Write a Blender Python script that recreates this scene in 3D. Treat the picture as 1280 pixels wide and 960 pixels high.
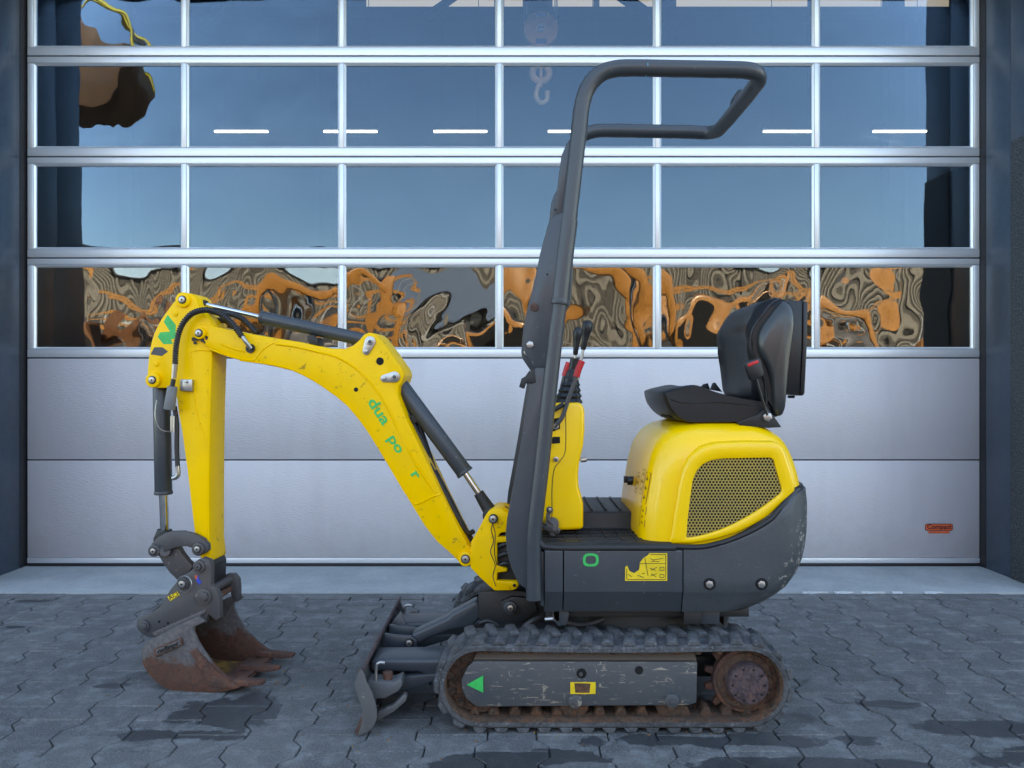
import bpy, bmesh, math, random
from mathutils import Vector, Matrix
random.seed(7)
R = math.radians
S = bpy.context.scene
for o in list(bpy.data.objects): bpy.data.objects.remove(o)
C = S.collection
# ------------------------------------------------------------------ camera, sky, sun, exposure
CAMZ = 1.17
cd = bpy.data.cameras.new('camera'); cam = bpy.data.objects.new('camera', cd); C.objects.link(cam)
cam.location = (0, 0, CAMZ); cam.rotation_euler = (R(90), 0, 0)
cd.sensor_width = 36; cd.lens = 27; cd.clip_end = 2000; cd.clip_start = 0.05
S.camera = cam
S.render.resolution_x = 1024; S.render.resolution_y = 768
SUN_EL, SUN_AZ = 44, 12          # degrees; azimuth from +Y (behind the hall) towards +X
w = bpy.data.worlds.new("World"); S.world = w; w.use_nodes = True
wn = w.node_tree.nodes; wl = w.node_tree.links
sky = wn.new('ShaderNodeTexSky'); sky.sky_type = 'NISHITA'; sky.sun_disc = False
sky.sun_elevation = R(SUN_EL); sky.sun_rotation = R(SUN_AZ); sky.air_density = 1.0; sky.dust_density = .4; sky.ozone_density = 2.0
wl.new(sky.outputs[0], wn['Background'].inputs[0]); wn['Background'].inputs[1].default_value = 0.15
sd = bpy.data.lights.new('sun', 'SUN'); sd.energy = 3.4; sd.angle = R(0.5); sd.color = (1, .93, .84)
sun = bpy.data.objects.new('sun', sd); C.objects.link(sun)
dirv = Vector((math.sin(R(SUN_AZ)) * math.cos(R(SUN_EL)), math.cos(R(SUN_AZ)) * math.cos(R(SUN_EL)), math.sin(R(SUN_EL))))
sun.rotation_euler = dirv.to_track_quat('Z', 'Y').to_euler(); sun.location = (0, 0, 20)
S.view_settings.view_transform = 'Standard'; S.view_settings.look = 'None'; S.view_settings.gamma = 1
S.view_settings.exposure = 2.6
try:
    S.view_settings.use_white_balance = True
    S.view_settings.white_balance_temperature = 8300
    S.view_settings.white_balance_tint = 8
except Exception as e: print('wb', e)

# ------------------------------------------------------------------ materials
def new_mat(name):
    m = bpy.data.materials.new(name); m.use_nodes = True
    nt = m.node_tree; return m, nt, nt.nodes, nt.links, nt.nodes['Principled BSDF']
def N(nt, typ, **kw):
    n = nt.nodes.new(typ)
    for k, v in kw.items():
        if isinstance(v, (int, float, tuple, list, str, bool)) and hasattr(n, k) and k not in n.inputs: setattr(n, k, v)
        else: n.inputs[k].default_value = v
    return n
def noise(nt, scale, detail=4, rough=.6, vec=None, scl=None):
    n = nt.nodes.new('ShaderNodeTexNoise'); n.inputs['Scale'].default_value = scale
    n.inputs['Detail'].default_value = detail; n.inputs['Roughness'].default_value = rough
    if vec is None:
        g = nt.nodes.new('ShaderNodeNewGeometry'); vec = g.outputs['Position']
    if scl:
        mp = nt.nodes.new('ShaderNodeMapping'); mp.inputs['Scale'].default_value = scl
        nt.links.new(vec, mp.inputs[0]); vec = mp.outputs[0]
    nt.links.new(vec, n.inputs['Vector']); return n
def ramp(nt, src, a, b, ca=(0, 0, 0, 1), cb=(1, 1, 1, 1)):
    r = nt.nodes.new('ShaderNodeValToRGB'); e = r.color_ramp.elements
    e[0].position = a; e[1].position = b; e[0].color = ca; e[1].color = cb
    nt.links.new(src, r.inputs[0]); return r.outputs[0]
def mix(nt, fac, a, b, bt='MIX'):
    m = nt.nodes.new('ShaderNodeMix'); m.data_type = 'RGBA'; m.blend_type = bt
    for s, v in ((m.inputs['Factor'], fac), (m.inputs[6], a), (m.inputs[7], b)):
        if hasattr(v, 'node'): nt.links.new(v, s)
        elif isinstance(v, (int, float)): s.default_value = v
        else: s.default_value = (*v[:3], 1)
    return m.outputs[2]
def mth(nt, op, a, b=0.0):
    m = nt.nodes.new('ShaderNodeMath'); m.operation = op
    for s, v in zip(m.inputs, (a, b)):
        if hasattr(v, 'node'): nt.links.new(v, s)
        else: s.default_value = v
    return m.outputs[0]
def bump(nt, h, strength, dist, bs):
    b = nt.nodes.new('ShaderNodeBump'); b.inputs['Strength'].default_value = strength; b.inputs['Distance'].default_value = dist
    nt.links.new(h, b.inputs['Height']); nt.links.new(b.outputs[0], bs.inputs['Normal']); return b
def paint(name, col, rough=.4, wear=(.25, .22, .2), amount=.5, dirt=.25, coat=0.0, metallic=0.0, wscale=35, dcol=(.10, .095, .09), bmp=.15, spec=.5):
    """worn paint: base colour, chips of another colour, dust in large patches"""
    m, nt, ns, ln, bs = new_mat(name)
    n1 = noise(nt, wscale, 8, .75); n2 = noise(nt, 3.2, 5, .65); n3 = noise(nt, 90, 3, .5, scl=(1, 1, .25))
    c = mix(nt, mth(nt, 'MULTIPLY', ramp(nt, n2.outputs[0], .42, .75), dirt), col, dcol)
    if amount > 0:
        chips = ramp(nt, n1.outputs[0], .69 - .11 * amount, .71 - .11 * amount)
        area = ramp(nt, n2.outputs[0], .40, .62)
        c = mix(nt, mth(nt, 'MULTIPLY', mth(nt, 'MULTIPLY', chips, area), .8), c, wear)
    ln.new(c, bs.inputs['Base Color']); bs.inputs['Metallic'].default_value = metallic
    rr = mth(nt, 'ADD', mth(nt, 'MULTIPLY', n2.outputs[0], .3), rough - .15); ln.new(rr, bs.inputs['Roughness'])
    bs.inputs['Coat Weight'].default_value = coat; bs.inputs['Coat Roughness'].default_value = .08
    bs.inputs['Specular IOR Level'].default_value = spec
    bump(nt, n3.outputs[0], bmp, .002, bs); return m
def flat(name, col, rough=.5, metallic=0.0):
    m, nt, ns, ln, bs = new_mat(name); n = noise(nt, 25, 5)
    c = mix(nt, ramp(nt, n.outputs[0], .3, .7), [v * .82 for v in col], [min(1, v * 1.12) for v in col])
    ln.new(c, bs.inputs['Base Color']); bs.inputs['Roughness'].default_value = rough; bs.inputs['Metallic'].default_value = metallic
    return m
M = {}
M['yellow'] = paint('yellow_paint', (.95, .56, .001), .34, (.05, .035, .02), .15, .08, .2, dcol=(.42, .28, .03), bmp=.05)
M['yellow_worn'] = paint('worn_yellow_paint', (.95, .54, .001), .42, (.045, .03, .02), .75, .22, .0, spec=.22, dcol=(.40, .25, .03), wscale=28)
M['grey'] = paint('dark_grey_paint', (.034, .042, .051), .42, (.24, .24, .24), .5, .35, .1, dcol=(.06, .062, .064), wscale=60)
def frame_mat():
    m, nt, ns, ln, bs = new_mat('track_frame_grey')
    n2 = noise(nt, 3.2, 5, .65); n4 = noise(nt, 14, 4, .6); c = mix(nt, mth(nt, 'MULTIPLY', ramp(nt, n2.outputs[0], .4, .7), .5), (.055, .062, .07), (.10, .095, .088))
    tot = None
    for sc_, st, th in ((150, (.07, 1, 1), .63), (110, (.12, 1, .8), .65), (60, (1, 1, 1), .65), (130, (.6, 1, .2), .675)):
        n = noise(nt, sc_, 3, .6, scl=st); n.inputs['Distortion'].default_value = .6
        r = ramp(nt, n.outputs[0], th, th + .02); tot = r if tot is None else mth(nt, 'MAXIMUM', tot, r)
    k = mth(nt, 'MULTIPLY', tot, ramp(nt, n4.outputs[0], .40, .54))
    c = mix(nt, mth(nt, 'MULTIPLY', k, .7), c, (.36, .30, .23))
    n5 = noise(nt, 45, 6, .8); c = mix(nt, mth(nt, 'MULTIPLY', ramp(nt, n5.outputs[0], .62, .66), .5), c, (.14, .08, .05))
    ln.new(c, bs.inputs['Base Color']); bs.inputs['Roughness'].default_value = .5; bump(nt, tot, .3, .001, bs); return m
def cw_mat():
    m, nt, ns, ln, bs = new_mat('counterweight_grey')
    g = N(nt, 'ShaderNodeNewGeometry'); sp = N(nt, 'ShaderNodeSeparateXYZ'); ln.new(g.outputs['Position'], sp.inputs[0])
    n0 = noise(nt, 220, 3, .7); n1 = noise(nt, 48, 8, .78); n2 = noise(nt, 3.2, 5, .65); n3 = noise(nt, 16, 5, .7)
    c = mix(nt, ramp(nt, n2.outputs[0], .4, .7), (.040, .048, .056), (.058, .064, .070))
    c = mix(nt, mth(nt, 'MULTIPLY', ramp(nt, n0.outputs[0], .60, .66), .35), c, (.16, .17, .18))
    # chips gather on the lower rear corner that gets knocked
    d = mth(nt, 'ADD', mth(nt, 'MULTIPLY', mth(nt, 'SUBTRACT', sp.outputs['X'], .90), 3.2), mth(nt, 'MULTIPLY', mth(nt, 'SUBTRACT', .60, sp.outputs['Z']), 1.4))
    th = mth(nt, 'ADD', n1.outputs[0], mth(nt, 'MULTIPLY', mth(nt, 'MINIMUM', mth(nt, 'MAXIMUM', d, 0.0), .5), .30))
    c = mix(nt, mth(nt, 'MULTIPLY', mth(nt, 'MULTIPLY', ramp(nt, th, .655, .675), ramp(nt, n3.outputs[0], .40, .48)), .85), c, (.42, .38, .33))
    ln.new(c, bs.inputs['Base Color']); bs.inputs['Roughness'].default_value = .46; bump(nt, n0.outputs[0], .5, .002, bs); return m
def rubber_mat():
    m, nt, ns, ln, bs = new_mat('track_rubber')
    n1 = noise(nt, 22, 8, .75); n2 = noise(nt, 90, 5, .7); n3 = noise(nt, 5, 4, .6)
    c = mix(nt, ramp(nt, n1.outputs[0], .35, .68), (.028, .029, .032), (.105, .108, .115))
    c = mix(nt, mth(nt, 'MULTIPLY', ramp(nt, n2.outputs[0], .55, .68), ramp(nt, n3.outputs[0], .4, .6)), c, (.20, .20, .21))
    ln.new(c, bs.inputs['Base Color']); bs.inputs['Roughness'].default_value = .85; bump(nt, n1.outputs[0], .9, .006, bs); return m
def rust_mat(name, cols, sc):
    m, nt, ns, ln, bs = new_mat(name); n1 = noise(nt, sc, 8, .75); n2 = noise(nt, sc * 3, 6, .7); n3 = noise(nt, sc * .4, 4, .6)
    c = mix(nt, ramp(nt, n1.outputs[0], .42, .56), cols[0], cols[1]); c = mix(nt, ramp(nt, n2.outputs[0], .5, .62), c, cols[2])
    c = mix(nt, mth(nt, 'MULTIPLY', ramp(nt, n3.outputs[0], .45, .6), .6), c, cols[3])
    ln.new(c, bs.inputs['Base Color']); bs.inputs['Roughness'].default_value = .85; bump(nt, n1.outputs[0], 1, .008, bs); return m
M['rust2'] = rust_mat('rusty_mud', ((.15, .062, .028), (.045, .026, .018), (.12, .085, .06), (.06, .035, .024)), 30)
M['rust'] = rust_mat('rusty_steel', ((.15, .055, .03), (.075, .03, .02), (.12, .07, .05), (.06, .035, .03)), 22)
M['ochre'] = rust_mat('rusty_inside', ((.34, .17, .03), (.20, .09, .02), (.10, .05, .025), (.07, .04, .025)), 12)
M['hub'] = rust_mat('hub_paint', ((.10, .062, .07), (.035, .022, .028), (.15, .08, .06), (.05, .035, .042)), 38)
M['blade'] = paint('blade_paint', (.085, .092, .10), .5, (.30, .27, .23), .8, .6, 0, dcol=(.10, .085, .07), wscale=30, bmp=.4)
M['frame'] = frame_mat(); M['cw'] = cw_mat(); M['rubber'] = rubber_mat()
M['coupler'] = paint('coupler_grey', (.055, .056, .062), .5, (.25, .2, .17), .7, .6, 0, dcol=(.10, .07, .055), wscale=40, bmp=.4)
M['black'] = paint('black_parts', (.012, .012, .013), .55, (.1, .09, .08), .3, .5, 0, dcol=(.03, .028, .026))
M['leather'] = paint('black_vinyl', (.005, .006, .008), .45, (.03, .03, .03), 0, .3, 0, dcol=(.010, .010, .012), bmp=.2, spec=.4)
M['plastic'] = flat('black_plastic', (.007, .008, .010), .42)
M['chrome'] = flat('chrome', (.62, .62, .62), .12, 1)
M['steel'] = flat('zinc_steel', (.42, .42, .41), .35, .9)
M['green'] = flat('green_decal', (.01, .46, .10), .45)
M['red'] = flat('red_plastic', (.55, .015, .02), .35)
M['label_yellow'] = flat('label_yellow', (.80, .55, .02), .45)
M['label_dark'] = flat('label_ink', (.03, .02, .015), .6)
M['label_brown'] = flat('label_brown_ink', (.33, .14, .01), .6)
M['lens'] = flat('blue_mark', (.05, .35, .5), .5)
M['hosemat'] = flat('hose_rubber', (.02, .02, .022), .5)
M['tape'] = flat('grey_tape', (.16, .16, .16), .6)
M['hole'] = flat('hole_black', (.004, .004, .004), .9)  # near-black stands in for the shade inside holes and behind the grille
M['grille'] = paint('grille_paint', (.40, .28, .06), .5, (.1, .08, .05), .5, .6, 0, dcol=(.22, .17, .07))
M['seal'] = flat('door_seal', (.012, .011, .014), .6)
M['orange_label'] = flat('orange_label', (.62, .10, .03), .5)
M['darkred'] = flat('label_dark_red', (.05, .008, .012), .6)
M['bluepaint'] = flat('blue_print', (.02, .06, .45), .5)
# bucket: grey paint above, rust below (real wear boundary, world height)
def bucket_mat():
    m, nt, ns, ln, bs = new_mat('bucket_paint')
    g = N(nt, 'ShaderNodeNewGeometry'); sp = N(nt, 'ShaderNodeSeparateXYZ'); ln.new(g.outputs['Position'], sp.inputs[0])
    n1 = noise(nt, 14, 8, .7); n2 = noise(nt, 60, 6, .7)
    h = mth(nt, 'ADD', sp.outputs['Z'], mth(nt, 'MULTIPLY', mth(nt, 'SUBTRACT', n1.outputs[0], .5), .22))
    f = ramp(nt, h, .105, .13)
    greyc = mix(nt, ramp(nt, n2.outputs[0], .45, .65), (.085, .078, .08), (.14, .12, .115))
    rustc = mix(nt, ramp(nt, n2.outputs[0], .4, .62), (.105, .042, .024), (.062, .03, .022))
    ln.new(mix(nt, f, rustc, greyc), bs.inputs['Base Color']); bs.inputs['Roughness'].default_value = .7
    bump(nt, n2.outputs[0], .7, .003, bs); return m
M['bucket'] = bucket_mat()
def alu():
    m, nt, ns, ln, bs = new_mat('aluminium_frame'); n = noise(nt, 30, 3, scl=(.1, 1, 6))
    ln.new(mix(nt, n.outputs[0], (.62, .66, .70), (.72, .75, .78)), bs.inputs['Base Color'])
    bs.inputs['Metallic'].default_value = .55; bs.inputs['Roughness'].default_value = .42; return m
M['alu'] = alu()
def doorpanel():
    m, nt, ns, ln, bs = new_mat('door_panel_silver')
    n = noise(nt, 60, 4, .6, scl=(.5, 1, 3)); n2 = noise(nt, 1.3, 4, .6); n3 = noise(nt, 30, 8, .8); n4 = noise(nt, 1.1, 3)
    c = mix(nt, n2.outputs[0], (.47, .46, .49), (.56, .55, .575))
    spots = mth(nt, 'MULTIPLY', ramp(nt, n3.outputs[0], .70, .73), ramp(nt, n4.outputs[0], .5, .65))
    c = mix(nt, mth(nt, 'MULTIPLY', spots, .55), c, (.72, .74, .78))
    n5 = noise(nt, 42, 8, .85); c = mix(nt, mth(nt, 'MULTIPLY', ramp(nt, n5.outputs[0], .70, .74), .45), c, (.18, .15, .14))
    g = N(nt, 'ShaderNodeNewGeometry'); sp = N(nt, 'ShaderNodeSeparateXYZ'); ln.new(g.outputs['Position'], sp.inputs[0])
    n6 = noise(nt, 9, 8, .75); n7 = noise(nt, 2.0, 5, .6, scl=(2.5, 1, .35))
    low = mth(nt, 'ADD', sp.outputs['Z'], mth(nt, 'MULTIPLY', mth(nt, 'SUBTRACT', n6.outputs[0], .5), .5))
    c = mix(nt, mth(nt, 'MULTIPLY', ramp(nt, low, .02, .30, (1, 1, 1, 1), (0, 0, 0, 1)), .30), c, (.26, .24, .23))
    c = mix(nt, mth(nt, 'MULTIPLY', ramp(nt, n7.outputs[0], .5, .75), .22), c, (.34, .32, .33))
    ln.new(c, bs.inputs['Base Color']); bs.inputs['Roughness'].default_value = .45; bs.inputs['Metallic'].default_value = .25
    bump(nt, n.outputs[0], .55, .004, bs); return m
M['door'] = doorpanel()
def glass(name, dist, scale, seed, zs=1.25, tint=(.58, .79, 1.0), det=1.6, f0=-.045):
    m, nt, ns, ln, bs = new_mat(name); ns.remove(bs)
    out = ns['Material Output']
    n = noise(nt, scale, 1.6, .45, scl=(1.1, 1, zs)); n.noise_dimensions = '4D'; n.inputs['Detail'].default_value = det
    oi = N(nt, 'ShaderNodeObjectInfo'); ln.new(mth(nt, 'ADD', mth(nt, 'MULTIPLY', oi.outputs['Random'], 40.0), seed), n.inputs['W'])
    n.inputs['Distortion'].default_value = .25
    b = N(nt, 'ShaderNodeBump'); b.inputs['Strength'].default_value = 1; b.inputs['Distance'].default_value = dist
    ln.new(n.outputs[0], b.inputs['Height'])
    gl = N(nt, 'ShaderNodeBsdfGlossy'); gl.inputs['Roughness'].default_value = 0; gl.inputs['Color'].default_value = (*tint, 1)
    ln.new(b.outputs[0], gl.inputs['Normal'])
    tr = N(nt, 'ShaderNodeBsdfTransparent'); tr.inputs['Color'].default_value = (.82, .86, .88, 1)
    fr = N(nt, 'ShaderNodeFresnel'); fr.inputs['IOR'].default_value = 1.52
    f = mth(nt, 'MINIMUM', mth(nt, 'ADD', mth(nt, 'MULTIPLY', fr.outputs[0], 2.2), f0), .95)
    mx = N(nt, 'ShaderNodeMixShader'); ln.new(f, mx.inputs[0]); ln.new(tr.outputs[0], mx.inputs[1]); ln.new(gl.outputs[0], mx.inputs[2])
    ln.new(mx.outputs[0], out.inputs[0]); return m
M['glass_top'] = glass('window_glass', .010, .9, 1.0)
M['glass_low'] = glass('wavy_acrylic_glass', .019, 2.2, 3.0, .9, (1.0, .96, .9), 1.3, -.02)
M['glass_mid'] = glass('rippled_window_glass', .012, 1.9, 5.0, 1.2)
def paving_mat(field=False):
    m, nt, ns, ln, bs = new_mat('paving_stone_worn' if field else 'paving_stone')
    g = N(nt, 'ShaderNodeNewGeometry'); oi = N(nt, 'ShaderNodeObjectInfo')
    n1 = noise(nt, 1.5, 6, .6); n2 = noise(nt, 11, 8, .7); n3 = noise(nt, 150, 3, .6); n4 = noise(nt, 2.2, 5, .7)
    rnd = mth(nt, 'FRACT', mth(nt, 'ADD', oi.outputs['Random'], g.outputs['Random Per Island']))
    c = mix(nt, ramp(nt, n1.outputs[0], .3, .7), (.066, .069, .070), (.128, .130, .128))
    c = mix(nt, mth(nt, 'MULTIPLY', rnd, .75), c, (.055, .057, .06))
    c = mix(nt, mth(nt, 'MULTIPLY', ramp(nt, n2.outputs[0], .48, .66), .6), c, (.23, .235, .24))
    c = mix(nt, mth(nt, 'MULTIPLY', ramp(nt, n3.outputs[0], .42, .66), .5), c, (.22, .22, .22))
    n6 = noise(nt, 5, 10, .8, scl=(.7, 2.2, 1))
    c = mix(nt, mth(nt, 'MULTIPLY', ramp(nt, n6.outputs[0], .60, .67), .6), c, (.33, .35, .37))
    # damp / oil stains at fixed spots of the yard, plus a dark patch under the machine
    sp = N(nt, 'ShaderNodeSeparateXYZ'); ln.new(g.outputs['Position'], sp.inputs[0])
    tot = None
    wob = noise(nt, 5, 6, .65)
    for (x, y, rx, ry) in ((-1.02, 2.74, .20, .13), (-1.15, 2.56, .22, .045), (1.62, 2.60, .26, .08), (1.40, 2.80, .12, .04), (1.78, 2.42, .3, .08), (.02, 2.40, .30, .05), (.9, 2.36, .4, .05), (.75, 2.52, .5, .05),
                           (-2.6, 4.15, .1, .03), (-2.4, 3.7, .06, .03), (-1.55, 2.98, .07, .03), (-.3, 3.9, .14, .05), (-.6, 3.6, .10, .04), (-.1, 2.35, .2, .06), (.3, 2.9, .8, .25)):
        dx = mth(nt, 'DIVIDE', mth(nt, 'SUBTRACT', sp.outputs['X'], x), rx); dy = mth(nt, 'DIVIDE', mth(nt, 'SUBTRACT', sp.outputs['Y'], y), ry)
        d = mth(nt, 'SQRT', mth(nt, 'ADD', mth(nt, 'MULTIPLY', dx, dx), mth(nt, 'MULTIPLY', dy, dy)))
        tot = d if tot is None else mth(nt, 'MINIMUM', tot, d)
    tot = mth(nt, 'ADD', tot, mth(nt, 'MULTIPLY', mth(nt, 'SUBTRACT', wob.outputs[0], .5), 3.0))
    st = ramp(nt, tot, .90, .99, (1, 1, 1, 1), (0, 0, 0, 1))
    c = mix(nt, mth(nt, 'MULTIPLY', st, .8), c, (.026, .028, .032))
    ln.new(c, bs.inputs['Base Color'])
    ln.new(mth(nt, 'SUBTRACT', .78, mth(nt, 'MULTIPLY', st, .3)), bs.inputs['Roughness'])
    h = mth(nt, 'ADD', mth(nt, 'MULTIPLY', n2.outputs[0], .6), mth(nt, 'MULTIPLY', n3.outputs[0], .4))
    bump(nt, h, .9, .009, bs); return m
M['paver'] = paving_mat()
def ground(name, a, b, sc=2.0, rough=.85):
    m, nt, ns, ln, bs = new_mat(name); n1 = noise(nt, sc, 8, .65); n2 = noise(nt, 60, 4)
    c = mix(nt, ramp(nt, n1.outputs[0], .3, .7), a, b)
    c = mix(nt, mth(nt, 'MULTIPLY', ramp(nt, n2.outputs[0], .45, .7), .3), c, [v * .7 for v in a])
    ln.new(c, bs.inputs['Base Color']); bs.inputs['Roughness'].default_value = rough; bump(nt, n2.outputs[0], .5, .003, bs); return m
M['sand'] = ground('joint_sand', (.03, .03, .03), (.085, .083, .08))
M['yard'] = ground('yard_concrete', (.16, .16, .155), (.22, .22, .21), .6)
M['apron'] = ground('apron_concrete', (.25, .275, .28), (.36, .38, .385), 3.5)
M['mortar'] = ground('mortar', (.38, .40, .41), (.52, .53, .53), 8)
M['reveal'] = flat('blue_grey_cladding', (.038, .056, .080), .34)
def granite():
    m, nt, ns, ln, bs = new_mat('granite_chip_render'); n = noise(nt, 130, 4, .7)
    ln.new(ramp(nt, n.outputs[0], .48, .68, (.018, .022, .026, 1), (.16, .18, .19, 1)), bs.inputs['Base Color'])
    bs.inputs['Roughness'].default_value = .6; bump(nt, n.outputs[0], 1, .006, bs); return m
M['granite'] = granite()
M['hall_wall'] = ground('hall_wall', (.07, .075, .085), (.09, .095, .105), 1)
M['hall_dark'] = ground('hall_steel', (.05, .055, .065), (.07, .075, .085), 1)
M['cladding'] = ground('beige_cladding', (.22, .205, .175), (.27, .25, .21), .5, .5)
M['cladding2'] = ground('blue_sign_cladding', (.10, .16, .26), (.13, .19, .3), .5, .5)
M['orange'] = paint('orange_machine_paint', (.50, .23, .06), .35, (.08, .04, .02), .6, .3, .2, dcol=(.3, .12, .03), wscale=6)
M['brownrust'] = paint('rusty_orange_paint', (.20, .085, .035), .6, (.08, .05, .04), .9, .5, 0, dcol=(.1, .06, .04), wscale=5)
M['skylight'] = flat('translucent_rooflight', (.8, .8, .78), .6)
bsk = M['skylight'].node_tree.nodes['Principled BSDF']; bsk.inputs['Transmission Weight'].default_value = .0
def emit(name, col, st):
    m, nt, ns, ln, bs = new_mat(name); bs.inputs['Emission Color'].default_value = (*col, 1); bs.inputs['Emission Strength'].default_value = st
    bs.inputs['Base Color'].default_value = (.8, .8, .8, 1); return m
M['tube'] = emit('fluorescent_tube', (1, .97, .9), 3)
M['skylight'] = emit('glowing_daylight_panel', (1, .90, .80), .10)  # emission stands in for daylight; nothing shines through the panel

# ------------------------------------------------------------------ object helpers
ABS = {}
def tag(o, label=None, cat=None, group=None, kind=None):
    for k, v in (('label', label), ('category', cat), ('group', group), ('kind', kind)):
        if v: o[k] = v
    return o
def thing(name, loc, label=None, cat=None, group=None, kind=None):
    o = bpy.data.objects.new(name, None); C.objects.link(o); o.location = loc; o.empty_display_size = .1
    ABS[o.name] = Vector(loc); return tag(o, label, cat, group, kind)
def finish(bm, name, mat, parent=None, smooth=35, bev=0, seg=2, label=None, loc=None):
    if bev:
        bm.normal_update()
        es = [e for e in bm.edges if len(e.link_faces) == 2 and e.calc_face_angle(0) > R(28)]
        if es: bmesh.ops.bevel(bm, geom=es, offset=bev, segments=seg, profile=.5, affect='EDGES', clamp_overlap=True)
    bmesh.ops.recalc_face_normals(bm, faces=bm.faces)
    if loc is None:
        vs = [v.co for v in bm.verts]
        lo = Vector([min(v[i] for v in vs) for i in range(3)]); hi = Vector([max(v[i] for v in vs) for i in range(3)])
        loc = (lo + hi) / 2
    loc = Vector(loc)
    bmesh.ops.translate(bm, verts=bm.verts, vec=-loc)
    me = bpy.data.meshes.new(name); bm.to_mesh(me); bm.free()
    mats = mat if isinstance(mat, (list, tuple)) else [mat]
    for m_ in mats: me.materials.append(M[m_] if isinstance(m_, str) else m_)
    if smooth:
        me.polygons.foreach_set('use_smooth', [True] * len(me.polygons))
        me.set_sharp_from_angle(angle=R(smooth))
    o = bpy.data.objects.new(name, me); C.objects.link(o)
    if parent is not None:
        o.parent = parent; o.location = loc - ABS[parent.name]
    else: o.location = loc
    ABS[o.name] = loc
    if label: o['label'] = label
    return o
def dupe(o, delta=(0, 0, 0), parent=None, kids=True, scale=None):
    c = o.copy(); C.objects.link(c)
    c.parent = parent if parent is not None else o.parent
    c.location = o.location + Vector(delta); ABS[c.name] = ABS.get(o.name, Vector(o.location)) + Vector(delta)
    if kids:
        for ch in o.children:
            if ch is not c: dupe(ch, (0, 0, 0), c)
    return c
def bx(bm, x0, x1, y0, y1, z0, z1, mi=0):
    vs = [bm.verts.new((x, y, z)) for x in (x0, x1) for y in (y0, y1) for z in (z0, z1)]
    for f in ((0, 1, 3, 2), (4, 6, 7, 5), (0, 4, 5, 1), (2, 3, 7, 6), (0, 2, 6, 4), (1, 5, 7, 3)):
        bm.faces.new([vs[i] for i in f]).material_index = mi
    return vs
def box(name, x0, x1, y0, y1, z0, z1, mat, parent=None, bev=0, **kw):
    bm = bmesh.new(); bx(bm, x0, x1, y0, y1, z0, z1); return finish(bm, name, mat, parent, bev=bev, **kw)
class Plane:      # a vertical plane of the machine: u along it, n away from the lens side
    def __init__(s, O, a):
        s.O = Vector((O[0], O[1], 0)); s.u = Vector((math.cos(a), -math.sin(a), 0)); s.n = Vector((math.sin(a), math.cos(a), 0))
    def pt(s, px, py, off=0):   # survey: where the sight line through a measured image point meets the plane
        dx, dz = (px - 640) / 960, -(py - 480) / 960
        t = (s.O.dot(s.n) + off) / (dx * s.n.x + s.n.y)
        return Vector((dx * t, t, CAMZ + dz * t))
BASE = Plane((0, 0), 0)                    # off = true Y
ARM = Plane((-.175, 2.98), R(6))           # off relative to the boom centre plane
def cr(pts, k=3, closed=True):
    P_ = [Vector(p) for p in pts]; n = len(P_); out = []
    rng = range(n) if closed else range(n - 1)
    for i in rng:
        if closed: a, b, c, d = P_[i - 1], P_[i], P_[(i + 1) % n], P_[(i + 2) % n]
        else: a, b, c, d = P_[max(i - 1, 0)], P_[i], P_[i + 1], P_[min(i + 2, n - 1)]
        for j in range(k):
            t = j / k
            out.append(.5 * ((2 * b) + (c - a) * t + (2 * a - 5 * b + 4 * c - d) * t * t + (3 * b - a - 3 * c + d) * t ** 3))
    if not closed: out.append(P_[-1])
    return out
def prism(bm, pts3, vec, mi=0):
    a = [bm.verts.new(p) for p in pts3]; b = [bm.verts.new(Vector(p) + vec) for p in pts3]; n = len(a)
    fs = [bm.faces.new(a), bm.faces.new(b[::-1])]
    for i in range(n): fs.append(bm.faces.new((a[i], b[i], b[(i + 1) % n], a[(i + 1) % n])))
    for f in fs: f.material_index = mi
def ext(name, pts, pl, o0, o1, mat, parent, bev=.004, seg=2, sub=1, bm=None, **kw):
    """extrude an outline surveyed on the near face of a part to its real thickness"""
    own = bm is None
    if own: bm = bmesh.new()
    if sub > 1: pts = [(p.x, p.y) for p in cr([(x, y, 0) for x, y in pts], sub)]
    prism(bm, [pl.pt(x, y, o0) for x, y in pts], pl.n * (o1 - o0))
    if own: return finish(bm, name, mat, parent, bev=bev, seg=seg, **kw)
def cyl(bm, p0, p1, r0, r1=None, n=20, caps=True, mi=0):
    p0, p1 = Vector(p0), Vector(p1); r1 = r0 if r1 is None else r1
    d = (p1 - p0).normalized(); a = d.orthogonal().normalized(); b = d.cross(a)
    A = [bm.verts.new(p0 + (a * math.cos(t) + b * math.sin(t)) * r0) for t in [2 * math.pi * i / n for i in range(n)]]
    B = [bm.verts.new(p1 + (a * math.cos(t) + b * math.sin(t)) * r1) for t in [2 * math.pi * i / n for i in range(n)]]
    for i in range(n): bm.faces.new((A[i], A[(i + 1) % n], B[(i + 1) % n], B[i])).material_index = mi
    if caps: bm.faces.new(A[::-1]).material_index = mi; bm.faces.new(B).material_index = mi
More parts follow.
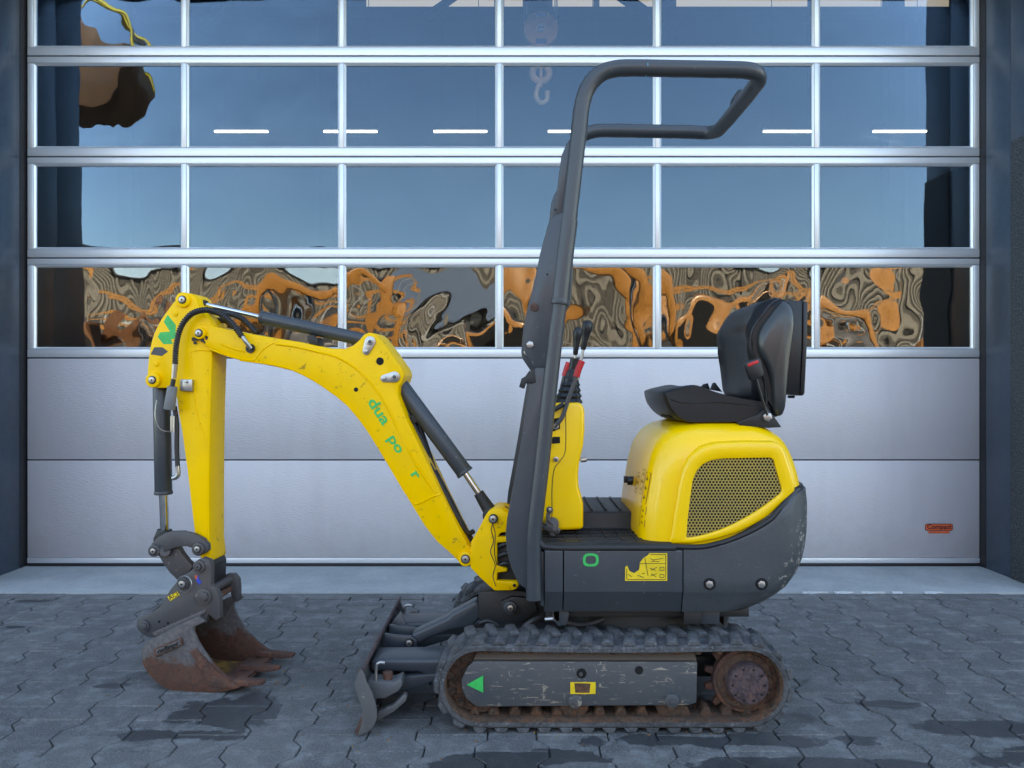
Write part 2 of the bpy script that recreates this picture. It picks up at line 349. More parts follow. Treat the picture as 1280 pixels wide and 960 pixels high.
def tube(bm, pts, r, n=12, k=4, smoothp=True, rf=None, caps=True):
    P_ = [Vector(p) for p in pts]
    if smoothp and len(P_) > 2: P_ = cr(P_, k, False)
    rings = []; prev = None
    for i, p in enumerate(P_):
        d = (P_[min(i + 1, len(P_) - 1)] - P_[max(i - 1, 0)]).normalized()
        if prev is None: a = d.orthogonal().normalized()
        else: a = (prev - d * prev.dot(d)).normalized()
        prev = a; b = d.cross(a); rr = rf(i) * r if rf else r
        rings.append([bm.verts.new(p + (a * math.cos(t) + b * math.sin(t)) * rr) for t in [2 * math.pi * j / n for j in range(n)]])
    for A, B in zip(rings, rings[1:]):
        for i in range(n): bm.faces.new((A[i], A[(i + 1) % n], B[(i + 1) % n], B[i]))
    if caps: bm.faces.new(rings[0][::-1]); bm.faces.new(rings[-1])
def tubeo(name, pts, r, mat, parent, **kw):
    bm = bmesh.new(); f = {k: kw.pop(k) for k in ('n', 'k', 'smoothp', 'rf') if k in kw}
    tube(bm, pts, r, **f); return finish(bm, name, mat, parent, smooth=60, **kw)
def cylo(name, p0, p1, r, mat, parent, r1=None, n=24, bev=0, **kw):
    bm = bmesh.new(); cyl(bm, p0, p1, r, r1, n); return finish(bm, name, mat, parent, bev=bev, **kw)
def loft(bm, rings, cap=True, closed=True):
    V = [[bm.verts.new(p) for p in r_] for r_ in rings]; n = len(V[0])
    for A, B in zip(V, V[1:]):
        for i in range(n if closed else n - 1): bm.faces.new((A[i], A[(i + 1) % n], B[(i + 1) % n], B[i]))
    if cap: bm.faces.new(V[0][::-1]); bm.faces.new(V[-1])
    return V
def resample(pts, n):
    P_ = [Vector((x, y)) for x, y in pts]; P_.append(P_[0]); L = [0]
    for a, b in zip(P_, P_[1:]): L.append(L[-1] + (b - a).length)
    out = []; j = 0
    for i in range(n):
        t = L[-1] * i / n
        while L[j + 1] < t: j += 1
        f = (t - L[j]) / (L[j + 1] - L[j]); q = P_[j].lerp(P_[j + 1], f); out.append((q.x, q.y))
    return out
def text(name, s, pos, size, mat, parent, right, up, extr=.0006, label=None, bold=0.0, stretch=1.0, align='CENTER'):
    cu = bpy.data.curves.new(name, 'FONT'); cu.body = s; cu.size = size; cu.extrude = extr; cu.offset = bold
    cu.align_x = align; cu.align_y = 'CENTER'; cu.resolution_u = 3
    t = bpy.data.objects.new('tmp', cu); C.objects.link(t)
    me = bpy.data.meshes.new_from_object(t.evaluated_get(bpy.context.evaluated_depsgraph_get()))
    bpy.data.objects.remove(t)
    r_, u_ = Vector(right).normalized(), Vector(up).normalized(); n_ = r_.cross(u_)
    Mx = Matrix((r_, u_, n_)).transposed().to_4x4()
    me.transform(Mx @ Matrix.Diagonal((stretch, 1, 1, 1))); me.materials.clear(); me.materials.append(M[mat])
    o = bpy.data.objects.new(name, me); C.objects.link(o); o.parent = parent; o.location = Vector(pos) - ABS[parent.name]
    if label: o['label'] = label
    return o

# ------------------------------------------------------------------ ground
g = box('ground', -300, 300, -300, 300, -.6, -.016, 'yard'); tag(g, kind='structure')
# paving of notched interlocking stones
pav = box('paving', -8, 8, -6, 4.29, -.5, -.0125, 'sand'); tag(pav, kind='structure')
PW, PL, PA = .2, .23, .019
def paver_bm(bm, cx, cy, cz=0, tilt=(0, 0)):
    g_ = .0017; a, b = PW / 2 + PA - g_, PW / 2 - PA - g_; e = PL / 2 - g_
    side = [(a, -e), (a, -.080), (b, -.036), (b, .036), (a, .080), (a, e)]
    out = side + [(-x, y) for x, y in side[::-1]]
    rings = []
    for ins, z in ((0, -.03), (0, -.006), (.003, 0)):
        rings.append([(cx + x - math.copysign(ins, x), cy + y - math.copysign(min(ins, abs(y)), y) * (1 if abs(y) > .1 else 0),
                       cz + z + tilt[0] * x + tilt[1] * y) for x, y in out])
    V = [[bm.verts.new(p) for p in r_] for r_ in rings]
    for A, B in zip(V, V[1:]):
        for i in range(12): bm.faces.new((A[i], A[(i + 1) % 12], B[(i + 1) % 12], B[i]))
    bm.faces.new(V[-1])
cells = []
for i in range(-39, 40):
    for j in range(-26, 19):
        y = 4.29 - .005 - PL / 2 - (18 - j) * PL + (PL / 2 if i % 2 else 0)
        if y + PL / 2 > 4.30: continue
        cells.append((i * PW, y))
def inview(c): return c[1] > 2.25 and abs(c[0]) < (c[1] + .1) * .68 + .1
near = sorted([c for c in cells if inview(c)], key=lambda c: c[1])
near300 = set(near[:300])
protos = []
for k in range(4):
    bm = bmesh.new(); paver_bm(bm, 0, 0, 0, (random.uniform(-.008, .008), random.uniform(-.008, .008)))
    bmesh.ops.recalc_face_normals(bm, faces=bm.faces)
    me = bpy.data.meshes.new('paver'); bm.to_mesh(me); bm.free(); me.materials.append(M['paver']); protos.append(me)
for c in near300:
    o = bpy.data.objects.new('paver', random.choice(protos)); C.objects.link(o); o.parent = pav
    o.location = Vector((c[0], c[1], random.uniform(-.0022, .0012))) - ABS['paving']
bm = bmesh.new()
for c in cells:
    if c not in near300: paver_bm(bm, c[0], c[1], random.uniform(-.002, .001), (random.uniform(-.006, .006), random.uniform(-.006, .006)))
for i in range(-39, 40, 2):      # half stones that close the row against the apron
    x = i * PW; bx(bm, x - PW / 2 - .01, x + PW / 2 + .01, 4.179, 4.284, -.03, 0.0)
bmesh.ops.delete(bm, geom=[], context='VERTS')
o = finish(bm, 'paver_field', 'paver', pav, smooth=0); o['kind'] = 'stuff'
# concrete apron with a crumbling mortar edge
bm = bmesh.new(); nx = 240; rows = []
xs = [-8 + 16 * i / nx for i in range(nx + 1)]
for q, (y, z) in enumerate(((5.2, .007), (4.5, .007), (4.3, .006), (4.29, .004), (4.288, -.03))):
    rows.append([bm.verts.new((x, y + (random.uniform(-.004, .006) if q in (2, 3) else 0), z)) for x in xs])
for A, B in zip(rows, rows[1:]):
    for i in range(nx): bm.faces.new((A[i], A[i + 1], B[i + 1], B[i]))
ap = finish(bm, 'concrete_apron', 'apron', None, smooth=40); tag(ap, kind='structure')
bm = bmesh.new()
for (x0, x1) in ((1.62, 1.78), (1.80, 1.93), (1.95, 2.1), (2.12, 2.2), (2.3, 2.42)):
    n_ = int((x1 - x0) / .012)
    wf = [random.uniform(.001, .022) * math.sin(math.pi * min(1, (i + .5) / 8)) * (1 if x0 > 1 else .35) for i in range(n_)]
    A = [bm.verts.new((x0 + i * .012, 4.287 - wf[i], .0018)) for i in range(n_)]
    T_ = [bm.verts.new((x0 + i * .012, 4.289 + wf[i] * .5, .0105)) for i in range(n_)]
    B = [bm.verts.new((x0 + i * .012, 4.30 + wf[i], .0062)) for i in range(n_)]
    for i in range(n_ - 1):
        bm.faces.new((A[i], A[i + 1], T_[i + 1], T_[i])); bm.faces.new((T_[i], T_[i + 1], B[i + 1], B[i]))
finish(bm, 'mortar_edge', 'mortar', ap, smooth=0)

# crumbs of dry soil fallen from tracks, blade and bucket
bm = bmesh.new()
for k in range(520):
    cx_, cy_, sx_, sy_ = random.choice(((.35, 2.62, .6, .10), (.35, 3.0, .6, .25), (-.5, 2.9, .10, .4), (-1.05, 3.05, .28, .22), (.0, 3.3, 2.2, .8)))
    x, y = random.gauss(cx_, sx_ * .6), random.gauss(cy_, sy_ * .6)
    if y > 4.25 or y < 2.3: continue
    r = random.choice((.0018, .0025, .003, .0045)) * random.uniform(.7, 1.3)
    vs = [bm.verts.new((x + r * math.cos(a) * random.uniform(.7, 1.3), y + r * math.sin(a) * random.uniform(.7, 1.3), .0005)) for a in (0, 1.5, 3.1, 4.6)]
    tp = bm.verts.new((x + random.uniform(-r, r) * .4, y + random.uniform(-r, r) * .4, r * random.uniform(.7, 1.2)))
    for i in range(4): bm.faces.new((vs[i], vs[(i + 1) % 4], tp))
tag(finish(bm, 'soil_crumbs', 'ochre', None, smooth=0, loc=(0, 3, 0)), 'small crumbs of dry soil scattered on the paving under the machine', 'soil', kind='stuff')

# ------------------------------------------------------------------ workshop hall
XL, XR, YD, YF, DH = -3.103, 2.986, 4.90, 4.30, 3.915
hall = thing('workshop_hall', (0, 4.30, 0), 'workshop hall with dark blue grey cladding around a wide glazed door', 'building')
def wall(name, *a, mat='reveal', **kw): return box(name, *a, mat, hall, **kw)
wall('outer_wall', -14, XL - .03, YF, YF + .3, 0, 10.6); wall('outer_wall', XR + .03, 14, YF, YF + .3, 0, 10.6)
wall('lintel_wall', XL - .03, XR + .03, YF, YF + .3, DH + .02, 10.6)
for s, X in ((-1, XL), (1, XR)):       # reveal cladding in separate sheets
    yy = [YF - .004, 4.60, 4.84]
    zs = [0.008, 1.98, 3.9, DH + .02]
    for (ya, yb) in ((yy[0], yy[1] - .002), (yy[1], yy[2])):
        a, b = (X - .03, X) if s < 0 else (X, X + .03)
        wall('reveal_panel', a, b, ya, yb, zs[0], DH + .018, bev=.002)
    a, b = (X - .04, X) if s < 0 else (X, X + .04)
    box('door_seal', a - .001 * s, b, 4.841, 4.96, 0.008, DH, 'seal', hall)
box('granite_plinth', XR - .008, XR + .03, YF - .02, 4.588, 0.008, 2.62, 'granite', hall, bev=.003)
box('granite_plinth', XR + .031, 14, YF - .025, YF - .001, 0.008, 2.62, 'granite', hall, bev=.003)
wall('soffit_panel', XL - .03, XR + .03, YF + .3, 5.2, DH + .002, DH + .05)
wall('side_wall', -14, -13.8, YF + .3, 18.2, 0, 10.6, mat='hall_wall'); wall('side_wall', 13.8, 14, YF + .3, 18.2, 0, 10.6, mat='hall_wall')
wall('rear_wall', -13.8, 13.8, 18, 18.2, 0, 10.6, mat='hall_wall'); wall('roof', -14.2, 14.2, YF - .1, 18.3, 10.6, 10.9, mat='hall_dark')
wall('inner_wall', -14, XL - .24, 5.2, 5.25, 0, 10.6, mat='hall_dark'); wall('inner_wall', XR + .24, 14, 5.2, 5.25, 0, 10.6, mat='hall_dark')
box('hall_floor', -13.8, 13.8, 5.2, 18, -.1, .006, 'hall_dark', hall)
for x0, x1 in ((-3.4, -.42), (2.05, 3.3), (3.85, 6.9), (7.2, 10.2), (-.18, .25), (.95, 1.9)):   # panels high in the rear wall, their glow put in for daylight
    box('daylight_panel', x0, x1, 17.93, 17.99, 9.98, 10.55, 'skylight', hall)
box('crane_girder', -13, 13, 17.6, 17.9, 9.6, 9.82, 'hall_dark', hall)
bm = bmesh.new()
for a, b in (((-1.9, 17, 9.3), (-.2, 17, 10.5)), ((1.2, 12, 7.6), (-.1, 12, 9.2)), ((1.2, 12, 7.6), (2.6, 12, 6.6)), ((-7, 17, 9.0), (-5.5, 17, 10.5))):
    cylo('roof_brace', a, b, .09, 'hall_dark', hall, n=6)
for x in (-9, -4.4, 8.6): box('hall_column', x, x + .35, 17.5, 17.85, 0, 10.5, 'hall_dark', hall)
# ceiling lights seen through the glass
lab = ['leftmost glowing light tube seen through the second window column', 'glowing light tube crossing the mullion behind second and third window columns',
       'glowing light tube in the right half of the third window column', 'glowing light tube hidden partly behind the rollover bar post',
       'glowing light tube just right of the rollover bar tip', 'rightmost glowing light tube in the last window column']
proto = None
for k, (xa, xb) in enumerate(((268, 335), (405, 471), (543, 608), (685, 752), (954, 1021), (1091, 1158))):
    xc = ((xa + xb) / 2 - 640) * 17 / 960; L = 1.17
    if proto is None:
        t = thing('ceiling_light', (xc, 17, 6.73), lab[k], 'ceiling light', 'light tubes hanging in a row inside the hall')
        box('light_tube', xc - L / 2, xc + L / 2, 16.97, 17.03, 6.745, 6.77, 'tube', t)
        box('light_housing', xc - L / 2 - .03, xc + L / 2 + .03, 16.98, 17.07, 6.792, 6.86, 'hall_dark', t)
        for s in (-.4, .4): cylo('suspension_wire', (xc + s, 17.02, 6.86), (xc + s, 17.02, 10.6), .008, 'hall_dark', t, n=6)
        proto = t; x0 = xc
    else:
        c = proto.copy(); C.objects.link(c); c.location = (xc, 17, 6.73); c['label'] = lab[k]
        for ch in proto.children: d = ch.copy(); C.objects.link(d); d.parent = c
# crane hook block
hx, hy, hz = .222, 5.9, 3.89
hb = thing('crane_hook_block', (hx, hy, hz), 'orange pulley and crane hook hanging behind the upper glass', 'crane hook')
M['hookpaint'] = flat('hook_orange', (.95, .50, .25), .5)
M['white_paint'] = flat('white_paint', (.85, .85, .85), .5)
cylo('sheave', (hx, hy - .03, hz), (hx, hy + .03, hz), .134, 'hookpaint', hb, n=40, bev=.008)
cylo('sheave_axle', (hx, hy - .045, hz), (hx, hy + .045, hz), .030, 'white_paint', hb)
for k in (-1, 1): cylo('axle_bolt', (hx + .012 * k, hy - .048, hz), (hx + .012 * k, hy - .044, hz), .008, 'bluepaint', hb, n=10)
for dx in (-.128, -.108, .108, .124): cylo('wire_rope', (hx + dx, hy, hz), (hx + dx * 1.02, hy, 10.5), .004, 'white_paint', hb, n=6)
bm = bmesh.new(); prism(bm, [(hx + r * math.sin(a_), hy - .032, hz + r * math.cos(a_)) for a_, r in [(R(-24 + 8 * i), .118) for i in range(7)] + [(R(24 - 8 * i), .086) for i in range(7)]], Vector((0, .003, 0))); finish(bm, 'maker_band', 'white_paint', hb, smooth=0)
text('maker_lettering', 'ABUS', (hx, hy - .0335, hz + .103), .034, 'bluepaint', hb, (1, 0, 0), (0, 0, 1), bold=.0008)
box('load_plate', hx - .04, hx + .04, hy - .034, hy - .03, hz - .118, hz - .082, 'bluepaint', hb)
cylo('hook_shank', (hx, hy, hz - .13), (hx, hy, hz - .44), .012, 'hookpaint', hb)
bm = bmesh.new(); tube(bm, [(hx + .065 * math.cos(t), hy, 3.56 + .065 * math.sin(t)) for t in [R(a) for a in range(-180, 181, 15)]], .026, n=10, smoothp=False)
finish(bm, 'hook_ring', 'hookpaint', hb)
tubeo('hook', [(hx, hy, 3.50), (hx - .03, hy, 3.43), (hx - .035, hy, 3.37), (hx, hy, 3.33), (hx + .045, hy, 3.35), (hx + .05, hy, 3.42)], .019, 'hookpaint', hb)

# ------------------------------------------------------------------ sectional door
door = thing('sectional_door', (0, YD, 0), 'wide silver sectional door with four rows of windows above two solid panels', 'garage door')
SH = .6667
muntx = [-3.092, -2.092, -1.087, -.081, .928, 1.944, 2.983]
ZJ = [.027, .685, 1.336, 1.974, 2.620, 3.263, 3.91]
for r_ in range(6):
    z0, z1 = ZJ[r_], ZJ[r_ + 1]
    z0 += .004; z1 -= .004
    if r_ < 2:
        pn = box('solid_panel', -3.092, 2.983, YD, YD + .04, z0 if r_ else .062, z1, 'door', door, bev=.003)
        if r_ == 0: box('bottom_rail', -3.092, 2.983, YD - .004, YD + .04, .028, .0605, 'alu', pn, bev=.002)
        continue
    RH, RT = .052, .040
    bm = bmesh.new()
    bx(bm, -3.092, 2.983, YD - .001, YD + .04, z0, z0 + RH); bx(bm, -3.092, 2.983, YD - .001, YD + .04, z1 - RT, z1)
    sec = finish(bm, 'glazed_section', 'alu', door, bev=.0025)
    for c_ in range(7):
        mw = .026 if 0 < c_ < 6 else .036
        xm = muntx[c_] + (.018 if c_ == 0 else -.018 if c_ == 6 else 0)
        box('mullion', xm - mw / 2, xm + mw / 2, YD - .0005, YD + .038, z0 + RH + .001, z1 - RT - .001, 'alu', sec, bev=.003)
    for c_ in range(6):
        xa = muntx[c_] + (.037 if c_ == 0 else .014); xb = muntx[c_ + 1] - (.037 if c_ == 5 else .014)
        za, zc = z0 + RH + .0015, z1 - RT - .0015
        bm = bmesh.new(); e = .013
        for (ring) in ((0, 0),):
            O_ = [(xa, za), (xb, za), (xb, zc), (xa, zc)]; I_ = [(xa + e, za + e), (xb - e, za + e), (xb - e, zc - e), (xa + e, zc - e)]
            rr = [[(x, YD + .003, z) for x, z in O_], [(x, YD + .001, z) for x, z in [(xa + .003, za + .003), (xb - .003, za + .003), (xb - .003, zc - .003), (xa + .003, zc - .003)]],
                  [(x, YD + .012, z) for x, z in I_], [(x, YD + .024, z) for x, z in I_], [(x, YD + .024, z) for x, z in O_]]
            loft(bm, rr, cap=False)
        finish(bm, 'glazing_bead', 'alu', sec, smooth=0)
        box('window_pane', xa + .006, xb - .006, YD + .0165, YD + .0205, za + .006, zc - .006, 'glass_low' if r_ == 2 else 'glass_mid' if c_ < 2 and r_ > 3 else 'glass_top', sec, smooth=0)
box('floor_seal', -3.092, 2.983, YD - .002, YD + .03, .008, .0275, 'seal', door, bev=.004)
for r_ in range(1, 6):
    z = ZJ[r_]
    box('section_joint', -3.092, 2.983, YD + .012, YD + .03, z - .0035, z + .0035, 'seal', door)
# maker's badge
lx, lz = (1173.5 - 640) * YD / 960, CAMZ - (659 - 480) * YD / 960
def rrect(w_, h_, r_, n=5):
    out = []
    for cx, cy, a0 in ((w_ / 2 - r_, h_ / 2 - r_, 0), (-w_ / 2 + r_, h_ / 2 - r_, 90), (-w_ / 2 + r_, -h_ / 2 + r_, 180), (w_ / 2 - r_, -h_ / 2 + r_, 270)):
        for i in range(n + 1): a = R(a0 + 90 * i / n); out.append((cx + r_ * math.cos(a), cy + r_ * math.sin(a)))
    return out
def badge(name, w_, h_, r_, y, mat, parent, dz=0, th=.0015):
    bm = bmesh.new(); prism(bm, [(lx + x, y, lz + dz + z) for x, z in rrect(w_, h_, r_)], Vector((0, th, 0))); return finish(bm, name, mat, parent, smooth=0)
bd = badge('door_badge', .178, .046, .014, YD - .0032, 'darkred', door); bd['label'] = 'small orange maker badge low on the door'
badge('badge_face', .170, .038, .011, YD - .004, 'orange_label', bd, 0, .0006)
badge('badge_tail', .135, .014, .002, YD - .0034, 'orange_label', bd, -.032)
text('badge_lettering', 'Compact', (lx, YD - .0048, lz + .002), .042, 'darkred', bd, (1, 0, 0), (0, 0, 1), extr=.0004, bold=.0008)

# ------------------------------------------------------------------ yard behind the viewer (seen mirrored in the panes)
yb = thing('pale_hall', (0, -26, 0), 'pale ribbed hall across the yard mirrored in the wavy lowest panes', 'building')
bm = bmesh.new()
bx(bm, -30, 30, -34, -26.1, 0, 7.15)
finish(bm, 'wall', ground('grey_hall_wall', (.09, .085, .08), (.12, .115, .105), .5), yb)
bm = bmesh.new()
x = -30
while x < 30: bx(bm, x, x + .17, -26.1, -25.98, 0, 7.1); x += .40
finish(bm, 'cladding_ribs', 'cladding', yb)
box('roof', -30.3, 30.3, -34.2, -25.8, 7.17, 7.3, 'hall_dark', yb)
for x in (-23, -16, -9, -2, 6, 13, 19):
    box('gate', x, x + 3.4, -25.97, -25.9, 0, 4.2, 'hall_dark', yb)
    box('gate_frame', x - .12, x, -25.97, -25.85, 0, 4.35, 'skylight' if 0 else 'mortar', yb)
    box('gate_frame', x + 3.4, x + 3.52, -25.97, -25.85, 0, 4.35, 'mortar', yb)
box('fascia', -6.0, -1.0, -25.8, -25.7, 4.5, 6.4, 'cladding2', yb)
M['mgrey'] = paint('grey_machine_paint', (.14, .14, .15), .4, (.3, .28, .25), .6, .4, 0, wscale=6)
def rack(x0, y, n, label):  # racks added to give thin lines in the mirrored yard
    t = thing('added_rack', (x0, y, 0), label, 'storage rack')
    for i in range(n + 1):
        for dy in (0, 1.1): box('rack_post', x0 + 2.7 * i - .05, x0 + 2.7 * i + .05, y + dy - .05, y + dy + .05, 0, 4.9, 'cladding', t)
        cylo('rack_brace', (x0 + 2.7 * i, y, .3), (x0 + 2.7 * i, y + 1.1, 1.6), .03, 'mgrey', t, n=6); cylo('rack_brace', (x0 + 2.7 * i, y + 1.1, 1.6), (x0 + 2.7 * i, y, 2.9), .03, 'mgrey', t, n=6)
    for z in (1.5, 2.75, 3.35, 4.0, 4.7):
        for dy in (-.05, 1.15): box('rack_beam', x0 - .05, x0 + 2.7 * n + .05, y + dy - .02, y + dy + .02, z, z + .12, 'orange', t)
    for i in range(n): cylo('rack_brace', (x0 + 2.7 * i, y + 1.2, 1.6 + .4 * (i % 3)), (x0 + 2.7 * (i + 1), y + 1.2, 4.6), .025, 'mortar', t, n=6)
rack(-17, -21, 5, 'added rack of orange beams for thin mirrored lines in the lowest panes at left'); rack(4, -20.5, 4, 'added rack of orange beams for thin mirrored lines in the lowest panes at right')
def yard_excavator(x, y, label, face=1, raised=False, mat='orange', sc=1.0):
    t = thing('crawler_excavator', (x, y, 0), label, 'excavator', 'orange machines across the yard mirrored in the glass')
    f = face
    def b_(name, x0, x1, y0, y1, z0, z1, m_, bev=.04):
        a, b = sorted((x + f * x0 * sc, x + f * x1 * sc)); return box(name, a, b, y + y0 * sc, y + y1 * sc, z0 * sc, z1 * sc, m_, t, bev=bev)
    for s in (-1, 1): b_('track', -1.9, 1.9, s * 1.05 - .28, s * 1.05 + .28, .02, .85, 'rubber', .3)
    b_('turntable', -.6, .6, -.6, .6, .85, 1.05, 'black')
    b_('upper_body', -2.0, .6, -1.25, 1.25, 1.05, 2.1, mat, .08); b_('engine_hood', -1.9, -.3, -1.1, 1.1, 2.1, 2.5, mat, .1)
    cb = b_('cab', .0, 1.45, .25, 1.25, 1.1, 2.95, mat, .12)
    for yy in (1.255,): b_('cab_window', .2, 1.25, yy, yy + .02, 1.9, 2.75, 'plastic', .0)
    b_('cab_door_window', 1.455, 1.475, .4, 1.1, 1.6, 2.75, 'plastic', 0)
    for k in range(7): b_('handrail', -1.9 + .3 * k, -1.87 + .3 * k, 1.18, 1.21, 2.1, 3.0, 'mortar', 0)
    b_('handrail', -1.9, .0, 1.18, 1.22, 2.98, 3.03, 'mortar', 0); b_('side_door', -1.7, -.7, 1.255, 1.275, 1.2, 2.0, 'hall_dark', .01); b_('exhaust', -1.2, -1.05, .2, .35, 2.5, 3.3, 'black', 0)
    for k in range(12): b_('track_pad', -1.8 + .31 * k, -1.62 + .31 * k, .80, 1.36, .83, .90, 'rubber', 0)
    for k in range(4): b_('hood_louvre', -1.8 + .4 * k, -1.5 + .4 * k, 1.10, 1.12, 2.15, 2.42, 'black', 0)
    if raised:
        for k in range(3): rodp = [(x + f * px * sc, y - (.9 - .4 * k) * sc, pz * sc) for px, pz in ((5.2 + .1 * k, 8.5), (5.9, 8.8 - .08 * k), (6.7, 8.4), (7.1 + .05 * k, 7.4), (6.9, 6.8 + .1 * k))]; tubeo('hose', rodp, .035 * sc, 'black' if k % 2 else 'label_yellow', t, n=6)
        for k in range(3): b_('bucket_tooth', 5.3, 5.8, -.8 + .4 * k, -.65 + .4 * k, 6.3, 6.5, 'label_yellow', .02)
        b_('warning_board', 5.75, 5.95, .31, .33, 6.6, 7.3, 'label_yellow', .02)
    def poly(name, pts, y0, y1, m_=mat):
        bm = bmesh.new(); prism(bm, [(x + f * px * sc, y + y0 * sc, pz * sc) for px, pz in pts], Vector((0, (y1 - y0) * sc, 0))); return finish(bm, name, m_, t, bev=.03)
    def rod(name, a, b, r, m_): return cylo(name, (x + f * a[0] * sc, y - .3 * sc, a[1] * sc), (x + f * b[0] * sc, y - .3 * sc, b[1] * sc), r * sc, m_, t, n=12)
    if raised:
        poly('boom', [(.8, 1.4), (1.2, 1.4), (2.6, 5.6), (4.6, 8.5), (4.5, 8.9), (2.0, 6.1)], -.5, -.1)
        poly('stick', [(4.0, 9.3), (4.6, 9.4), (6.6, 7.9), (6.5, 7.5), (4.3, 8.3)], -.48, -.12)
        poly('bucket', [(6.3, 8.0), (7.0, 7.8), (7.1, 7.0), (6.8, 6.6), (6.2, 6.3), (5.6, 6.8), (6.1, 7.1)], -.9, .3, 'brownrust')
        rod('cylinder', (2.2, 6.3), (4.2, 9.2), .12, 'orange'); rod('hydraulic_rod', (1.6, 1.9), (2.4, 5.0), .09, 'chrome')
    else:
        poly('boom', [(.8, 1.4), (1.3, 1.4), (2.1, 3.3), (3.6, 3.9), (5.0, 3.2), (5.1, 3.5), (3.6, 4.5), (1.7, 3.9)], -.5, -.1)
        poly('stick', [(4.8, 4.1), (5.3, 3.9), (5.1, 1.3), (4.7, 1.3), (4.5, 3.4)], -.48, -.12)
        poly('bucket', [(4.5, 1.4), (5.2, 1.4), (5.2, .5), (4.6, .2), (3.7, .5), (4.3, .8)], -.9, .3, 'rust')
        rod('cylinder', (2.9, 4.3), (4.7, 4.0), .11, 'hall_dark'); rod('hydraulic_rod', (1.4, 1.6), (2.5, 3.5), .08, 'chrome')
    return t
yard_excavator(-8.6, -11.5, 'orange crawler excavator mirrored in the second lowest pane from the left', 1, sc=1.0)
yard_excavator(-1.2, -13.5, 'orange crawler excavator mirrored in the third and fourth lowest panes', 1, sc=1.0)
yard_excavator(5.6, -10.5, 'orange crawler excavator mirrored in the fifth lowest pane behind the seat', -1, sc=1.05)
yard_excavator(12.8, -12.5, 'orange crawler excavator mirrored low in the rightmost lowest pane', -1, sc=.95)
yard_excavator(-6.2, -17.5, 'added small grey excavator mirrored behind the larger orange ones at left', -1, sc=.8, mat='mgrey')  # second row of machines, added to fill the reflections in the low panes
yard_excavator(3.2, -17.0, 'added rusty excavator mirrored behind the rollover bar', 1, sc=.9, mat='brownrust')
yard_excavator(9.8, -18.0, 'added small grey excavator mirrored at the seat backrest', 1, sc=.85, mat='mgrey')
yard_excavator(-15.5, -16.0, 'added rusty excavator mirrored in the leftmost lowest pane', 1, sc=.95, mat='brownrust')
yard_excavator(-13.6, -4.0, 'rusty orange excavator with raised boom mirrored in the two top left panes', 1, True, 'brownrust', .95)

# ------------------------------------------------------------------ the small excavator
EX = thing('mini_excavator', (.35, 2.98, 0), 'yellow and dark grey mini excavator with rubber tracks parked before the door', 'excavator')
CY = 2.98
B_ = lambda px, py, Y: BASE.pt(px, py, Y)
A_ = lambda px, py, off=0: ARM.pt(px, py, off)
def bolt(p, n_, r, mat, parent, hexa=False, h=.006, name='bolt'):
    bm = bmesh.new(); p = Vector(p); n_ = Vector(n_).normalized()
    cyl(bm, p, p - n_ * h, r, n=6 if hexa else 18); return finish(bm, name, mat, parent, bev=.001)
def pin(px, py, off, r, parent, boss=None, bmat='yellow_worn', pl=ARM, name='pin', cap='steel'):
    """a pivot pin: boss ring, dark groove and bright head"""
    p = pl.pt(px, py, off); n_ = pl.n
    if boss:
        bm = bmesh.new(); cyl(bm, p + n_ * .01, p - n_ * .012, boss, n=24); bs_ = finish(bm, 'pin_boss', bmat, parent, bev=.003)
    bm = bmesh.new(); cyl(bm, p, p - n_ * .0145, r * 1.3, n=24); finish(bm, 'pin_washer', 'black', parent, bev=.001)
    bm = bmesh.new(); cyl(bm, p, p - n_ * .019, r, n=20); o = finish(bm, name, cap, parent, bev=.0018)
    bm = bmesh.new(); cyl(bm, p - n_ * .018, p - n_ * .0195, r * .28, n=10); finish(bm, 'grease_nipple', 'hole', parent)
    return o

def disc(name, px, py, off, r, mat, parent, t=.001, pl=ARM, n=20):
    p = pl.pt(px, py, off); bm = bmesh.new(); cyl(bm, p + pl.n * .002, p - pl.n * t, r, n=n); return finish(bm, name, mat, parent)
